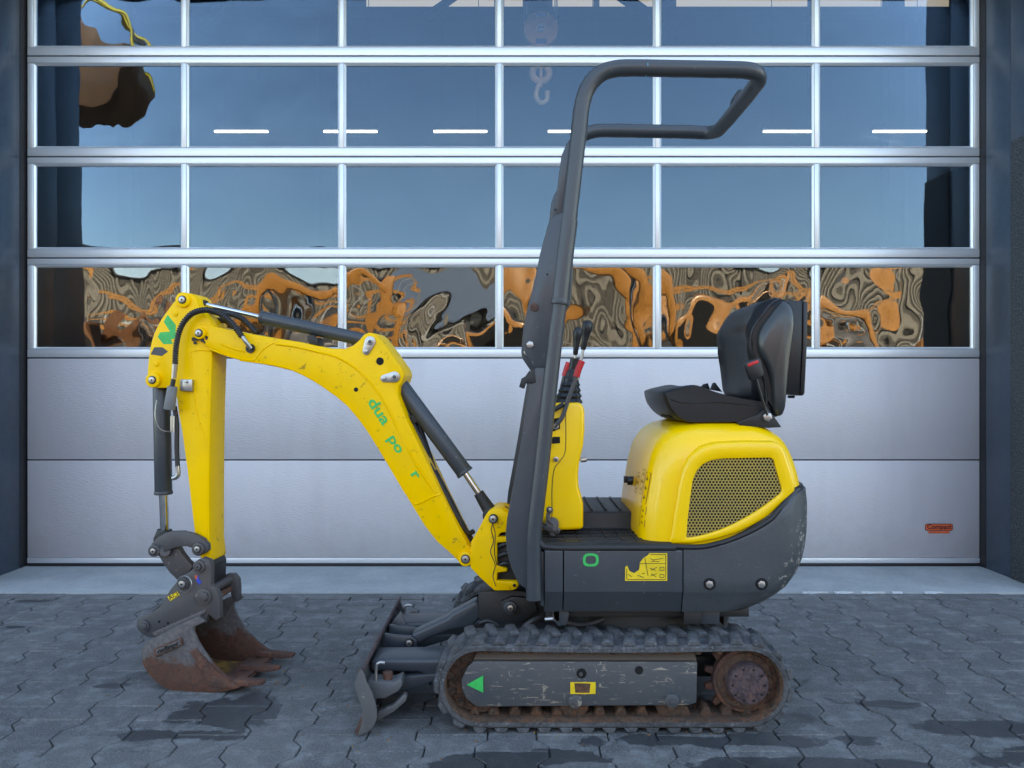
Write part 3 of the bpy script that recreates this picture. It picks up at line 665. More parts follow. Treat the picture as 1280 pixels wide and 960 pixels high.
# --- undercarriage
def rubber_track(Y0, Y1, outY, label):
    """one rubber track, its frame, rollers, sprocket and idler"""
    cxf, cxr, cz = (600 - 640) * 2.57 / 960, (935 - 640) * 2.57 / 960, CAMZ - (858.5 - 480) * 2.57 / 960
    ro, ri = .1415, .118
    L = cxr - cxf; per = 2 * L + 2 * math.pi * ro
    def path(s, r):          # s in 0..per measured on the outer face
        s %= per
        if s < L: return Vector((cxf + s, 0, cz + r)), Vector((0, 0, 1)), Vector((1, 0, 0))
        s -= L
        if s < math.pi * ro:
            a = s / ro; n_ = Vector((math.sin(a), 0, math.cos(a))); return Vector((cxr, 0, cz)) + n_ * r, n_, Vector((math.cos(a), 0, -math.sin(a)))
        s -= math.pi * ro
        if s < L: return Vector((cxr - s, 0, cz - r)), Vector((0, 0, -1)), Vector((-1, 0, 0))
        s -= L; a = math.pi + s / ro; n_ = Vector((math.sin(a), 0, math.cos(a))); return Vector((cxf, 0, cz)) + n_ * r, n_, Vector((math.cos(a), 0, -math.sin(a)))
    K = 110; rings = []
    for i in range(K):
        s = per * i / K; sag = 0
        p, n_, t_ = path(s, 0)
        if s < L: sag = -.006 * math.sin(math.pi * s / L)
        prof = ((Y0, ri + .002), (Y0, ro - .008), (Y0 + .008, ro), (Y1 - .008, ro), (Y1, ro - .008), (Y1, ri + .002), (Y1 - .012, ri - .003), (Y0 + .012, ri - .003))
        rings.append([path(s, r)[0] + Vector((0, y, sag)) for y, r in prof])
    bm = bmesh.new(); rings.append(rings[0])
    V = [[bm.verts.new(p) for p in r_] for r_ in rings[:-1]]; V.append(V[0])
    for A, B in zip(V, V[1:]):
        for i in range(8): bm.faces.new((A[i], A[(i + 1) % 8], B[(i + 1) % 8], B[i])).material_index = 1 if i in (5, 6, 7) else 0
    tr = finish(bm, 'rubber_track', ['rubber', 'rust2'], EX, label=label)
    NL = 37
    for i in range(NL):
        # staggered chevron bars on the outside, one each side of the centre line
        for half in (0, 1):
            s = per * (i + .5 * half) / NL
            bm = bmesh.new(); p0, n_, t_ = path(s, ro - .002)
            ya, yb = (Y0 + .001, (Y0 + Y1) / 2 + .012) if half == 0 else ((Y0 + Y1) / 2 - .012, Y1 - .001)
            sh = .009 if half == 0 else -.009
            vs = []
            for (y, sk) in ((ya, -sh), (yb, sh)):
                for (ds, dn) in ((-.0235, 0), (.0235, 0), (.0145, .0168), (-.0145, .0168)):
                    q, nn, tt = path(s + ds + sk, ro - .002 + dn + random.uniform(-.001, .001)); vs.append(bm.verts.new(q + Vector((0, y, -.006 * math.sin(math.pi * min(1, s / L)) if s < L else 0))))
            for f_ in ((0, 1, 2, 3), (4, 7, 6, 5), (0, 4, 5, 1), (1, 5, 6, 2), (2, 6, 7, 3), (3, 7, 4, 0)): bm.faces.new([vs[k] for k in f_])
            finish(bm, 'tread_lug', 'rubber', tr, bev=.003, seg=1)
        s = per * (i + .25) / NL; bm = bmesh.new(); vs = []
        for y in (Y0 + .05, Y1 - .05):
            for (ds, dn) in ((-.021, 0), (.021, 0), (.009, -.030), (-.009, -.030)):
                q, nn, tt = path(s + ds, ri + dn); vs.append(bm.verts.new(q + Vector((0, y, 0))))
        for f_ in ((0, 1, 2, 3), (4, 7, 6, 5), (0, 4, 5, 1), (1, 5, 6, 2), (2, 6, 7, 3), (3, 7, 4, 0)): bm.faces.new([vs[k] for k in f_])
        finish(bm, 'drive_lug', 'rust2', tr, bev=.003, seg=1)
    # frame
    sg = 1 if outY < CY else -1
    yo = lambda d: outY + sg * d
    P2 = lambda px, py: ((px - 640) * 2.585 / 960, CAMZ - (py - 480) * 2.585 / 960)
    bm = bmesh.new()
    fr = [P2(*p) for p in ((592, 827), (584, 835), (577, 850), (577, 861), (583, 874), (596, 884), (862, 882), (871, 879), (872, 828))]
    prism(bm, [(x, yo(.018), z) for x, z in fr], Vector((0, sg * .012, 0)))
    tf = finish(bm, 'track_frame', 'frame', EX, bev=.003)
    a, b = P2(592, 826.3), P2(872, 827.3)
    bm = bmesh.new(); v = [bm.verts.new(p) for p in ((a[0], yo(.030), a[1] + .001), (b[0], yo(.030), b[1] + .001), (b[0], yo(.085), b[1] + .028), (a[0] + .02, yo(.085), a[1] + .028), (a[0], yo(.12), a[1] - .1), (b[0], yo(.12), b[1] - .1))]
    bm.faces.new(v[:4]); bm.faces.new((v[3], v[2], v[5], v[4])); bm.faces.new((v[1], v[5], v[2])); bm.faces.new((v[0], v[3], v[4])); bm.faces.new((v[0], v[4], v[5], v[1]))
    finish(bm, 'frame_top_plate', paint('muddy_frame', (.15, .11, .085), .8, (.06, .045, .035), .6, .5, 0, wscale=12), tf)
    for px, py, r in ((727, 842, .017), (799, 838, .014)):
        x, z = P2(px, py); cylo('frame_hole', (x, yo(.0165), z), (x, yo(.0175), z), r, 'hole', tf)
    x, z = P2(726, 842.5); cylo('grease_valve', (x, yo(.011), z), (x, yo(.017), z), .007, 'coupler', tf, n=6)
    for px, py in ((719, 884), (840, 883)):
        x, z = P2(px, py - 1); cylo('track_roller', (x, yo(.045), z - .006), (x, yo(.13), z - .006), .05, 'rust2', tf, n=28, bev=.006)
        x, z = P2(px, py - 7); cylo('roller_boss', (x, yo(.008), z), (x, yo(.018), z), .021, 'frame', tf, r1=.025, bev=.002)
        bolt((x, yo(.008), z - .002), (0, sg, 0), .0095, 'coupler', tf, True)
    # idler and sprocket
    bm = bmesh.new(); cyl(bm, (cxf, yo(.07), cz), (cxf, yo(.12), cz), .085, n=36); cyl(bm, (cxf, yo(.05), cz), (cxf, yo(.14), cz), .07, n=36)
    cyl(bm, (cxf, yo(.06), cz), (cxf, yo(.068), cz), .112, n=36); finish(bm, 'idler_wheel', 'rust2', EX, bev=.004)
    sx, sz = (932 - 640) * 2.66 / 960, CAMZ - (851 - 480) * 2.66 / 960
    sx, sz = cxr + .006, cz
    bm = bmesh.new(); pts = []
    NT = 13
    for i in range(NT):
        for da, r in ((-.5, .106), (-.27, .106), (-.13, .134), (.13, .134), (.27, .106)):
            a = 2 * math.pi * (i + da) / NT; pts.append((sx + r * math.cos(a), yo(.075), sz + r * math.sin(a)))
    prism(bm, pts, Vector((0, sg * .022, 0))); sp = finish(bm, 'drive_sprocket', 'rust', EX, bev=.003)
    cylo('sprocket_flange', (sx, yo(.052), sz), (sx, yo(.075), sz), .109, 'rust', sp, n=40, bev=.006)
    cylo('sprocket_ring', (sx, yo(.046), sz), (sx, yo(.0525), sz), .094, 'rust2', sp, r1=.098, n=40, bev=.002)
    for i in range(9):
        a = 2 * math.pi * (i + .3) / 9; bolt((sx + .084 * math.cos(a), yo(.046), sz + .084 * math.sin(a)), (0, sg, 0), .0075, 'rust2', sp, True, .005)
    hm = cylo('hub_motor', (sx + .002, yo(.012), sz), (sx + .002, yo(.05), sz), .066, 'hub', EX, r1=.073, n=40, bev=.004)
    for i in range(10):
        a = 2 * math.pi * i / 10; cylo('hub_bolt_hole', (sx + .054 * math.cos(a), yo(.011), sz + .054 * math.sin(a)), (sx + .054 * math.cos(a), yo(.0125), sz + .054 * math.sin(a)), .0042, 'hole', hm, n=8)
    return tf
tf = rubber_track(2.57, 2.755, 2.57, 'near rubber track with dusty tread bars')
ext('direction_arrow_sticker', [(583.5, 856), (604, 844.5), (604, 866)], BASE, 2.5845, 2.5875, 'green', tf, bev=0)
lb = ext('capacity_label', [(713, 853), (744.5, 853), (744.5, 867.5), (713, 867.5)], BASE, 2.585, 2.5875, 'label_yellow', tf, bev=0, label='worn yellow label on the track frame')
ext('worn_label_patch', [(718, 854), (738, 854.5), (737, 866), (719, 866)], BASE, 2.5842, 2.5852, 'rust2', lb, bev=0)
rubber_track(3.29, 3.475, 3.475, 'far rubber track behind the blade cylinder')
# centre frame and slewing ring
bm = bmesh.new(); bx(bm, -.08, .80, 2.80, 3.16, .10, .26); bx(bm, .05, .75, 2.74, 3.22, .13, .2)
finish(bm, 'centre_frame', 'black', EX, bev=.01)
cylo('slewing_ring', (.47, CY, .26), (.47, CY, .378), .25, 'black', EX, n=40)
box('underbody_plate', .12, .84, 2.72, 3.24, .345, .378, 'black', EX, bev=.003)
# clutter under the deck: hoses, fittings
for k, (a, b) in enumerate((((700, 775), (800, 772)), ((780, 770), (830, 778)), ((820, 768), (880, 780)))):
    bm = bmesh.new(); p, q = B_(*a, 2.76 + .03 * k), B_(*b, 2.80)
    tube(bm, [p, p.lerp(q, .3) + Vector((0, 0, -.02)), p.lerp(q, .7) + Vector((0, 0, .012)), q], .011, n=10); finish(bm, 'hydraulic_hose', 'hosemat', EX)
bm = bmesh.new(); bx(bm, *[v for v in (.145, .168, 2.70, 2.72)], .335, .378); 
finish(bm, 'bracket_tab', 'steel', EX, bev=.002)
cylo('hose_fitting', B_(681, 774, 2.72), B_(694, 773, 2.72), .008, 'steel', EX, n=8)
ext('lower_bracket', [(690, 755), (704, 755), (712, 768), (708, 782), (697, 783), (691, 772)], BASE, 2.70, 2.76, 'grey', EX)
tubeo('hydraulic_hose', [B_(650, 790, 2.76), B_(662, 778, 2.76), B_(676, 772, 2.78), B_(700, 768, 2.82)], .009, 'hosemat', EX)
box('underbody_bracket', .60, .66, 2.68, 2.72, .33, .378, 'black', EX, bev=.003); box('underbody_bracket', .66, .73, 2.70, 2.76, .325, .378, 'grey', EX, bev=.003)

# --- dozer blade
BL0, BL1 = 2.55, 3.40
prof = [(-.501, .222), (-.512, .20), (-.520, .176), (-.512, .140), (-.502, .115), (-.494, .085), (-.494, .055), (-.500, .028), (-.512, .002)]
bm = bmesh.new()
pp = [(p.x, p.z) for p in cr([(x, 0, z) for x, z in prof], 3, False)]
outer = pp + [(x + .013, z) for x, z in pp[::-1]]
prism(bm, [(x, BL0 + .008, z) for x, z in outer], Vector((0, BL1 - BL0 - .016, 0)))
bl = finish(bm, 'dozer_blade', 'blade', EX, bev=.0015)
endp = [(-.501, .225), (-.490, .205), (-.483, .181), (-.467, .149), (-.456, .118), (-.450, .09), (-.448, .063), (-.457, .038), (-.472, .018), (-.500, .006), (-.515, .0)] + [(x - .003, z) for x, z in prof[::-1][1:]]
for y in (BL0 - .002, BL1 - .010):
    bm = bmesh.new(); prism(bm, [(x, y, z) for x, z in endp], Vector((0, .012, 0))); finish(bm, 'blade_end_plate', 'blade', bl, bev=.002)
bm = bmesh.new(); prism(bm, [(-.524, BL0, .014), (-.502, BL0, .045), (-.494, BL0, .045), (-.508, BL0, 0)], Vector((0, BL1 - BL0, 0))); finish(bm, 'cutting_edge', 'rust', bl)
# brackets that carry the blade extension plates
for y in (2.60, 3.28):
    bm = bmesh.new(); prism(bm, [(-.49, y, .165), (-.40, y, .16), (-.375, y, .175), (-.37, y, .150), (-.385, y, .128), (-.43, y, .105), (-.49, y, .10)], Vector((0, .07, 0)))
    finish(bm, 'extension_bracket', 'blade', bl, bev=.006)
    cylo('bracket_bolt', (-.425, y + .03, .13), (-.425, y + .03, .185), .017, 'rust', bl, n=14, bev=.003)
    tubeo('locking_pin', [(-.462, y + .01, .12), (-.462, y + .01, .20), (-.452, y + .01, .222), (-.432, y + .01, .222)], .006, 'steel', bl, n=8)
    bm = bmesh.new(); prism(bm, [(-.455, y, .06), (-.40, y, .085), (-.365, y, .12), (-.355, y, .112), (-.36, y, .095), (-.40, y, .06), (-.455, y, .03)], Vector((0, .03, 0)))
    finish(bm, 'blade_hook_plate', 'blade', bl, bev=.004)
bm = bmesh.new(); prism(bm, [(-.49, 3.10, .2), (-.45, 3.10, .25), (-.43, 3.10, .2), (-.40, 3.1, .16), (-.49, 3.1, .16)], Vector((0, .02, 0))); finish(bm, 'blade_rib', 'blade', bl, bev=.002)
tubeo('blade_top_edge', [(-.495, BL0, .2235), (-.495, BL1, .2235)], .0065, 'hub', bl, n=8)
# push arms
for y0, y1 in ((2.70, 2.84), (3.12, 3.26)):
    bm = bmesh.new(); prism(bm, [(-.497, y0, .200), (-.02, y0, .204), (.1, y0, .17), (.1, y0, .10), (-.10, y0, .085), (-.22, y0, .12), (-.33, y0, .155), (-.497, y0, .158)], Vector((0, y1 - y0, 0)))
    finish(bm, 'push_arm', 'grey', EX, bev=.012, seg=3)
    bm = bmesh.new(); prism(bm, [(-.45, y0 - .01, .13), (-.35, y0 - .01, .148), (-.25, y0 - .01, .155), (-.2, y0 - .01, .15), (-.3, y0 - .01, .12), (-.45, y0 - .01, .075)], Vector((0, .16, 0)))
    finish(bm, 'arm_gusset', 'grey', EX, bev=.004)
for y in (2.915, 3.025):
    bm = bmesh.new(); prism(bm, [(-.485, y, .222), (-.44, y, .215), (-.385, y, .212), (-.36, y, .196), (-.36, y, .172), (-.378, y, .158), (-.485, y, .16)], Vector((0, .018, 0)))
    finish(bm, 'cylinder_lug', 'grey', EX, bev=.004)
p0 = B_(512, 802.5, 2.915); pin(512, 802.5, 2.915, .012, EX, None, 'grey', BASE)
a, m1, m2, b = B_(520, 801, 2.97), B_(560, 779, 2.97), B_(597, 771, 2.97), B_(638, 757, 2.97)
bm = bmesh.new(); prism(bm, [B_(*p, 2.93) for p in ((514, 793), (549, 777), (560, 772), (563, 768), (584, 757), (596, 750), (599, 757), (600, 774), (590, 784), (562, 789), (535, 799), (520, 808), (514, 803))], Vector((0, .075, 0)))
bc = finish(bm, 'blade_cylinder', 'grey', EX, bev=.012, seg=3)
cylo('chrome_rod', m2 - (b - m2) * .3, b, .011, 'chrome', bc)
cylo('rod_eye', B_(638, 759, 2.90), B_(638, 759, 3.0), .026, 'grey', bc, bev=.004)
pin(638, 759, 2.898, .012, EX, .024, 'grey', BASE)
# swing post mount (dark casting)
ext('swing_mount', [(598, 740), (640, 737), (690, 744), (690, 772), (675, 790), (655, 792), (630, 786), (605, 788), (597, 770)], BASE, 2.93, 3.06, 'black', EX, bev=.008)
ext('mount_lug', [(626, 752), (640, 746), (668, 748), (672, 764), (655, 776), (638, 776), (628, 768)], BASE, 2.905, 2.93, 'black', EX, bev=.004)
tubeo('hydraulic_hose', [B_(600, 779, 2.9), B_(610, 776, 2.9), B_(622, 781, 2.9), B_(630, 790, 2.9)], .008, 'hosemat', EX)

# --- lower body
def zt(x):
    T = [(0, .6035), (.59, .6035), (.64, .607), (.679, .614), (.73, .627), (.775, .643), (.83, .668), (.88, .697), (.92, .728), (.951, .758), (.996, .80), (1.1, .82)]
    for (a, za), (b, zb_) in zip(T, T[1:]):
        if x <= b: return za + (zb_ - za) * (x - a) / (b - a) - .010 * min(1, max(0, (x - .55) / .12))
    return T[-1][1] - .010
Y0, Y1 = 2.64, 3.32
def body_slice(name, x0, x1, mat, parent, top=.6035):
    s = [(Y0 + .03, .378), (Y0 + .004, .449), (Y0, .455), (Y0, top - .008), (Y0 + .008, top)]
    s += [(Y0 + Y1 - y, z) for y, z in s[::-1]]
    bm = bmesh.new(); prism(bm, [(x0, y, z) for y, z in s], Vector((x1 - x0, 0, 0))); return finish(bm, name, mat, parent, bev=.0025)
X_ = lambda px, Y=2.64: (px - 640) * Y / 960
fc = body_slice('front_cover', X_(681), X_(703.6), 'grey', EX)
box('cover_rib', X_(676), X_(681) - .001, 2.66, 3.30, .40, .59, 'grey', EX, bev=.004)
sp_ = body_slice('side_panel', X_(705), X_(853.3), 'grey', EX)
# counterweight
XR_ = [(.378, .875), (.40, .92), (.425, .957), (.455, .988), (.50, 1.022), (.55, 1.044), (.60, 1.055), (.66, 1.061), (.74, 1.062), (.80, 1.056), (.83, 1.048)]
def xr(z):
    for (a, xa), (b, xb) in zip(XR_, XR_[1:]):
        if z <= b: return xa + (xb - xa) * max(0, (z - a)) / (b - a)
    return XR_[-1][1]
def plan(xs_, xe, y0, y1, r, nl=14, na=8):
    out = [(xs_ + (xe - r - xs_) * i / nl, y0) for i in range(nl)]
    out += [(xe - r + r * math.sin(a), y0 + r - r * math.cos(a)) for a in [math.pi / 2 * i / na for i in range(na + 1)]]
    out += [(xe - r + r * math.cos(a), y1 - r + r * math.sin(a)) for a in [math.pi / 2 * i / na for i in range(na + 1)]]
    out += [(xe - r - (xe - r - xs_) * i / nl, y1) for i in range(1, nl + 1)]
    return out
xs0 = X_(854.6)
rings = []
for z, ins in ((.378, .030), (.40, .022), (.425, .013), (.449, .004), (.456, 0), (.50, 0), (.55, 0), (.595, 0)):
    rings.append([(x, y, z) for x, y in plan(xs0, xr(z), Y0 + ins, Y1 - ins, .15)])
pl0 = plan(xs0, 1.060, Y0, Y1, .15)
for t in (.25, .5, .75, 1.0):
    ring = []
    for i, (x, y) in enumerate(pl0):
        z = .595 + (zt(x) - .595) * t; px_, py_ = plan(xs0, xr(z), Y0, Y1, .15)[i]; ring.append((px_, py_, z))
    rings.append(ring)
for ins, dz in ((.004, .004), (.014, .006), (.05, .004)):
    ring = []
    for i, (x, y) in enumerate(plan(xs0, 1.050 - ins, Y0 + ins, Y1 - ins, .15 - ins * .5)): ring.append((x, y, zt(pl0[i][0]) + dz))
    rings.append(ring)
bm = bmesh.new(); loft(bm, rings); cw = finish(bm, 'counterweight', 'cw', EX, smooth=40)
for px in (887, 952):
    p = B_(px, 730, Y0)
    cylo('bolt_recess', p + Vector((0, -.0015, 0)), p + Vector((0, .002, 0)), .021, 'hole', cw, bev=.0)
    bolt(p + Vector((-.002, .003, 0)), (0, 1, 0), .0135, 'steel', cw, True, .012)
# black gasket between hood and weight
pts = [(.30, Y0 + .014, .609)] + [(x - (.010 if i > 14 else 0), y + .008 if i < 19 else y, zt(x) + .007) for i, (x, y) in enumerate(plan(.50, 1.048, Y0, Y1, .15)[:30])]
tubeo('hood_gasket', pts, .0105, 'plastic', EX, n=8, smoothp=False)
# body decals
gp = B_(738.5, 700, Y0 - .001)
bm = bmesh.new(); outl = []
for i in range(28):
    a = 2 * math.pi * i / 28; c_, s_ = math.cos(a), math.sin(a); k = (abs(c_) ** 3 + abs(s_) ** 3) ** (-1 / 3); outl.append((c_ * k, s_ * k))
loft(bm, [[(gp.x + x * a, gp.y + .0016, gp.z + z * b) for x, z in outl] for a, b in ((.027, .0225),)] + [[(gp.x + x * .027, gp.y, gp.z + z * .0225) for x, z in outl]] + [[(gp.x + x * .018, gp.y, gp.z + z * .0145) for x, z in outl]] + [[(gp.x + x * .018, gp.y + .0016, gp.z + z * .0145) for x, z in outl]], cap=False)
finish(bm, 'green_letter_sticker', 'green', sp_, smooth=0)
warn = ext('warning_label', [(781.5, 726), (781.5, 709), (784, 707), (787, 714), (793, 716.5), (799, 712), (800, 703), (805, 697), (810, 694), (812, 691.5), (834, 691.5), (834, 726)], BASE, Y0 - .0012, Y0 + .001, 'label_yellow', sp_, bev=0, label='torn yellow warning label')
lines = [((783.5, 724.3), (832.2, 724.3)), ((832.2, 724.3), (832.2, 693.3)), ((832.2, 693.3), (813, 693.3)), ((800, 704.5), (832, 704.5)), ((806, 697), (810, 720)),
         ((785, 718), (790, 721)), ((797, 719), (805, 722)), ((813, 698), (818, 701)), ((816, 700), (829, 698)), ((814, 702), (824, 702)), ((812, 710), (820, 713)), ((814, 713), (821, 709)), ((825, 709), (830, 709)), ((830, 709), (830, 713)), ((825, 713), (830, 713)), ((825, 709), (825, 713)),
         ((813, 720), (821, 717)), ((814, 717), (820, 721)), ((825, 718), (830, 718)), ((825, 722), (830, 722)), ((825, 718), (825, 722)), ((830, 718), (830, 722)), ((802, 717), (806, 717)), ((783.5, 724.3), (783.5, 711))]
bm = bmesh.new()
for a, b in lines:
    p, q = B_(*a, Y0 - .0018), B_(*b, Y0 - .0018); d = (q - p).normalized(); s_ = Vector((-d.z, 0, d.x)) * .0010
    bm.faces.new([bm.verts.new(v) for v in (p + s_, q + s_, q - s_, p - s_)])
finish(bm, 'label_print', 'label_dark', warn, smooth=0)

# --- deck mat
bm = bmesh.new()
s = [(Y0 + .012, .600), (Y0 + .010, .612), (Y0 + .022, .622), (2.91, .618), (2.925, .622), (2.93, .676), (2.94, .682), (3.30, .684), (3.30, .600)]
prism(bm, [(X_(672), y, z) for y, z in s], Vector((X_(842) - X_(672), 0, 0)))
dm = finish(bm, 'deck_mat', 'black', EX, bev=.004)
for i in range(7):
    x = .135 + .05 * i
    box('mat_ridge', x, x + .0045, 2.68, 2.90, .6195, .6245, 'black', dm, bev=.001)
for i in range(3):
    y = 2.72 + .06 * i; box('mat_ridge', .11, .46, y, y + .0045, .6195, .6240, 'black', dm, bev=.001)
for i in range(5):
    x = .25 + .055 * i
    bm = bmesh.new(); prism(bm, [(x, 2.95, .683), (x + .006, 2.95, .683), (x + .006, 2.95, .690), (x, 2.95, .690)], Vector((.0, .33, 0))); finish(bm, 'step_ridge', 'black', dm)
tubeo('deck_edge_bead', [(X_(673), 2.66, .64), (X_(676), 2.652, .618), (X_(690), 2.648, .606), (X_(760), 2.646, .606), (X_(845), 2.646, .606)], .012, 'black', dm, n=8)

# --- control console
CN = 2.78
con = ext('control_console', [(677, 505), (700, 503.5), (724, 503.5), (729, 506), (731, 514), (731, 537), (729.5, 556), (724.5, 578), (723, 592), (723.5, 607), (727, 620), (729.5, 630), (729.5, 662), (700, 663.5), (668, 663), (668, 600)], BASE, CN, 3.18, 'yellow', EX, bev=.014, seg=4, sub=1)
tubeo('console_seam', [B_(707, 506, CN - .0005), B_(707, 560, CN - .0005), B_(701, 575, CN - .0005), B_(693, 586, CN - .0005), B_(690, 610, CN - .0005), B_(690, 640, CN - .0005), B_(688, 660, CN - .0005)], .0013, 'label_dark', con, n=6)
ext('lever_slot', [(686, 549), (692, 546), (700, 546), (700, 554), (686, 555)], BASE, CN - .001, CN + .002, 'hole', con, bev=0)
ext('lever_slot', [(688, 524), (700, 522), (700, 536), (690, 540)], BASE, CN - .001, CN + .002, 'hole', con, bev=0)
for px, py, r in ((694.5, 533, .011), (695, 574, .0095), (685, 555, .009)):
    p = B_(px, py, CN - .003); bolt(p, (0, 1, 0), r, 'steel', con, False, .009)
    bolt(p - Vector((0, .009, 0)), (0, 1, 0), r * .5, 'coupler', con, True, .003)
cylo('console_catch', B_(726, 575, 2.9), B_(733, 574, 2.9), .010, 'steel', con, n=10)
# bellows and levers
for (px, py, Y, hgt) in ((708, 504, 2.86, 0), (712, 504, 3.06, 0)):
    bm = bmesh.new(); p = B_(px, py + 1, Y); rings = []
    top = B_(px + 6, 462, Y)
    for i in range(19):
        t = i / 18; r = (.050 * (1 - t) + .013 * t) * (1.08 if i % 3 == 1 else .90 if i % 3 == 0 else 1.0); c = p.lerp(top, t)
        rings.append([(c.x + r * math.cos(a), c.y + r * math.sin(a), c.z) for a in [2 * math.pi * j / 18 for j in range(18)]])
    loft(bm, rings); finish(bm, 'lever_bellows', 'plastic', EX, smooth=50)
def lever(kx, ky, bx_, by_, Y, rw, hx_, hy_):
    """joystick: rod, neck and ball-shaped knob"""
    base, k = B_(bx_, by_, Y), B_(kx, ky, Y)
    d = (k - base).normalized(); ro = tubeo('lever_rod', [base, base.lerp(k, .55), k - d * .055], .0055, 'steel', EX, n=8)
    prof_ = [(-.085, .007), (-.080, .0095), (-.05, .0115), (-.03, .0135), (-.018, rw * .86), (-.003, rw), (.010, rw * .95), (.021, rw * .7), (.026, rw * .25)]
    a = d.orthogonal().normalized(); b = d.cross(a); bm = bmesh.new()
    loft(bm, [[k + d * t + (a * math.cos(q) + b * math.sin(q)) * r for q in [2 * math.pi * j / 16 for j in range(16)]] for t, r in prof_])
    finish(bm, 'lever_knob', 'plastic', EX, smooth=60)
lever(734, 409, 722, 475, 2.83, .0205, 0, 0)
lever(722, 417, 716, 472, 3.02, .0185, 0, 0)
tubeo('travel_lever', [B_(695, 531, 2.765), B_(703, 521, 2.765), B_(710, 500, 2.765), B_(718, 478, 2.765), B_(721, 468, 2.765)], .008, 'coupler', EX, n=10)
tubeo('lever_grip', [B_(720.5, 471, 2.765), B_(723, 462, 2.765), B_(727.5, 451, 2.765)], .0125, 'red', EX, n=12, label='red grip of the near travel lever')
tubeo('travel_lever', [B_(698, 500, 3.16), B_(703, 480, 3.16), B_(706, 468, 3.16)], .008, 'coupler', EX, n=10)
tubeo('lever_grip', [B_(705.5, 470, 3.16), B_(708, 462, 3.16), B_(711, 453, 3.16)], .0125, 'red', EX, n=12, label='red grip of the far travel lever')
cylo('lever_sleeve', B_(713, 478, 2.88), B_(718.5, 448, 2.88), .014, 'plastic', EX, r1=.017)
cylo('lever_link', B_(690, 514, 2.765), B_(705, 505, 2.765), .009, 'hosemat', EX)
# foot pedal
tubeo('pedal_arm', [B_(687, 638, 2.75), B_(685, 648, 2.745), B_(692, 656, 2.745), B_(699, 664, 2.745)], .0075, 'coupler', EX, n=8)
for px, py, r in ((687, 637, .012), (691, 665, .0135)):
    bolt(B_(px, py, 2.745), (0, 1, 0), r, 'coupler', EX, False, .012, 'pedal_joint'); bolt(B_(px, py, 2.732), (0, 1, 0), r * .55, 'steel', EX, True, .005)
cylo('pedal_boss', B_(690, 655, 2.77), B_(690, 655, 2.74), .025, 'coupler', EX, bev=.004)
ext('foot_pedal', [(674, 652), (684, 660), (700, 666), (698, 668), (682, 664), (673, 656)], BASE, 2.72, 2.80, 'black', EX, bev=.002)

# --- hood
Hh = [(.58, .452, 1.036, 0), (.64, .453, 1.036, 0), (.70, .457, 1.035, .0), (.75, .464, 1.034, .001), (.80, .473, 1.031, .002), (.85, .481, 1.021, .004), (.89, .490, 1.010, .007), (.925, .500, .998, .012), (.955, .514, .984, .020), (.98, .531, .966, .032), (1.0, .552, .940, .047), (1.015, .578, .920, .066), (1.026, .612, .895, .09), (1.032, .66, .86, .12)]
def plan4(xa, xb, y0, y1, rf, rr, na=10):
    out = []
    for cx, cy, r, a0 in ((xb - rr, y0 + rr, rr, -90), (xb - rr, y1 - rr, rr, 0), (xa + rf, y1 - rf, rf, 90), (xa + rf, y0 + rf, rf, 180)):
        for i in range(na + 1): a = R(a0 + 90 * i / na); out.append((cx + r * math.cos(a), cy + r * math.sin(a)))
    return out
HY0, HY1 = 2.672, 3.288
bm = bmesh.new(); loft(bm, [[(x, y, z) for x, y in plan4(xa, xb, HY0 + ins, HY1 - ins, .085, .09)] for z, xa, xb, ins in Hh])
hood = finish(bm, 'engine_hood', 'yellow', EX, smooth=50)
# raised arch frame with the recessed perforated grille
frame_o = [(839, 679), (841, 668), (845, 640), (850, 610), (855, 588), (864, 571), (878, 560), (896, 555), (930, 553.5), (968, 554), (976, 557), (981, 566), (987, 584), (993, 603), (993.5, 613), (986, 620), (973, 633), (960, 645), (940, 657), (920, 666), (895, 673.5), (866, 679)]
gr_o = [(858, 672), (859.5, 650), (863, 620), (866, 600), (871, 588), (880, 579), (892, 574.5), (905, 573), (935, 572.5), (964, 572), (967, 574), (971, 588), (978, 612), (977, 616), (966, 625), (950, 636.5), (933, 647), (915, 656.5), (898, 663.5), (880, 669), (868, 671.5), (862, 672.5)]
fo, go = resample(frame_o, 72), resample(gr_o, 72)
def ringp(pts, Y, s=1.0, cx=925, cy=618): return [B_(cx + (x - cx) * s, cy + (y - cy) * s, 2.66) * 1 + Vector((0, Y - 2.66, 0)) for x, y in pts]
bm = bmesh.new(); loft(bm, [ringp(fo, 2.70, 1.035), ringp(fo, 2.671, 1.025), ringp(fo, 2.6615, 1.0), ringp(fo, 2.6585, .965), ringp(go, 2.6585, 1.03), ringp(go, 2.661, 1.0), ringp(go, 2.674, .995)], cap=False)
finish(bm, 'grille_surround', 'yellow', hood, smooth=50)
bm = bmesh.new(); bm.faces.new([bm.verts.new(p) for p in ringp(go, 2.6695, 1.0)]); gb = finish(bm, 'grille_backing', 'hole', hood, smooth=0)  # black sheet put in for the darkness behind the grille
G = [(p.x, p.z) for p in ringp(go, 2.66)]
def inside(x, z, poly):
    c = False; j = len(poly) - 1
    for i in range(len(poly)):
        if (poly[i][1] > z) != (poly[j][1] > z) and x < (poly[j][0] - poly[i][0]) * (z - poly[i][1]) / (poly[j][1] - poly[i][1]) + poly[i][0]: c = not c
        j = i
    return c
bm = bmesh.new(); pit = .0117; ah = pit / math.sqrt(3)
x0g, x1g = min(p[0] for p in G), max(p[0] for p in G); z0g, z1g = min(p[1] for p in G), max(p[1] for p in G)
row = 0; z = z0g - .01
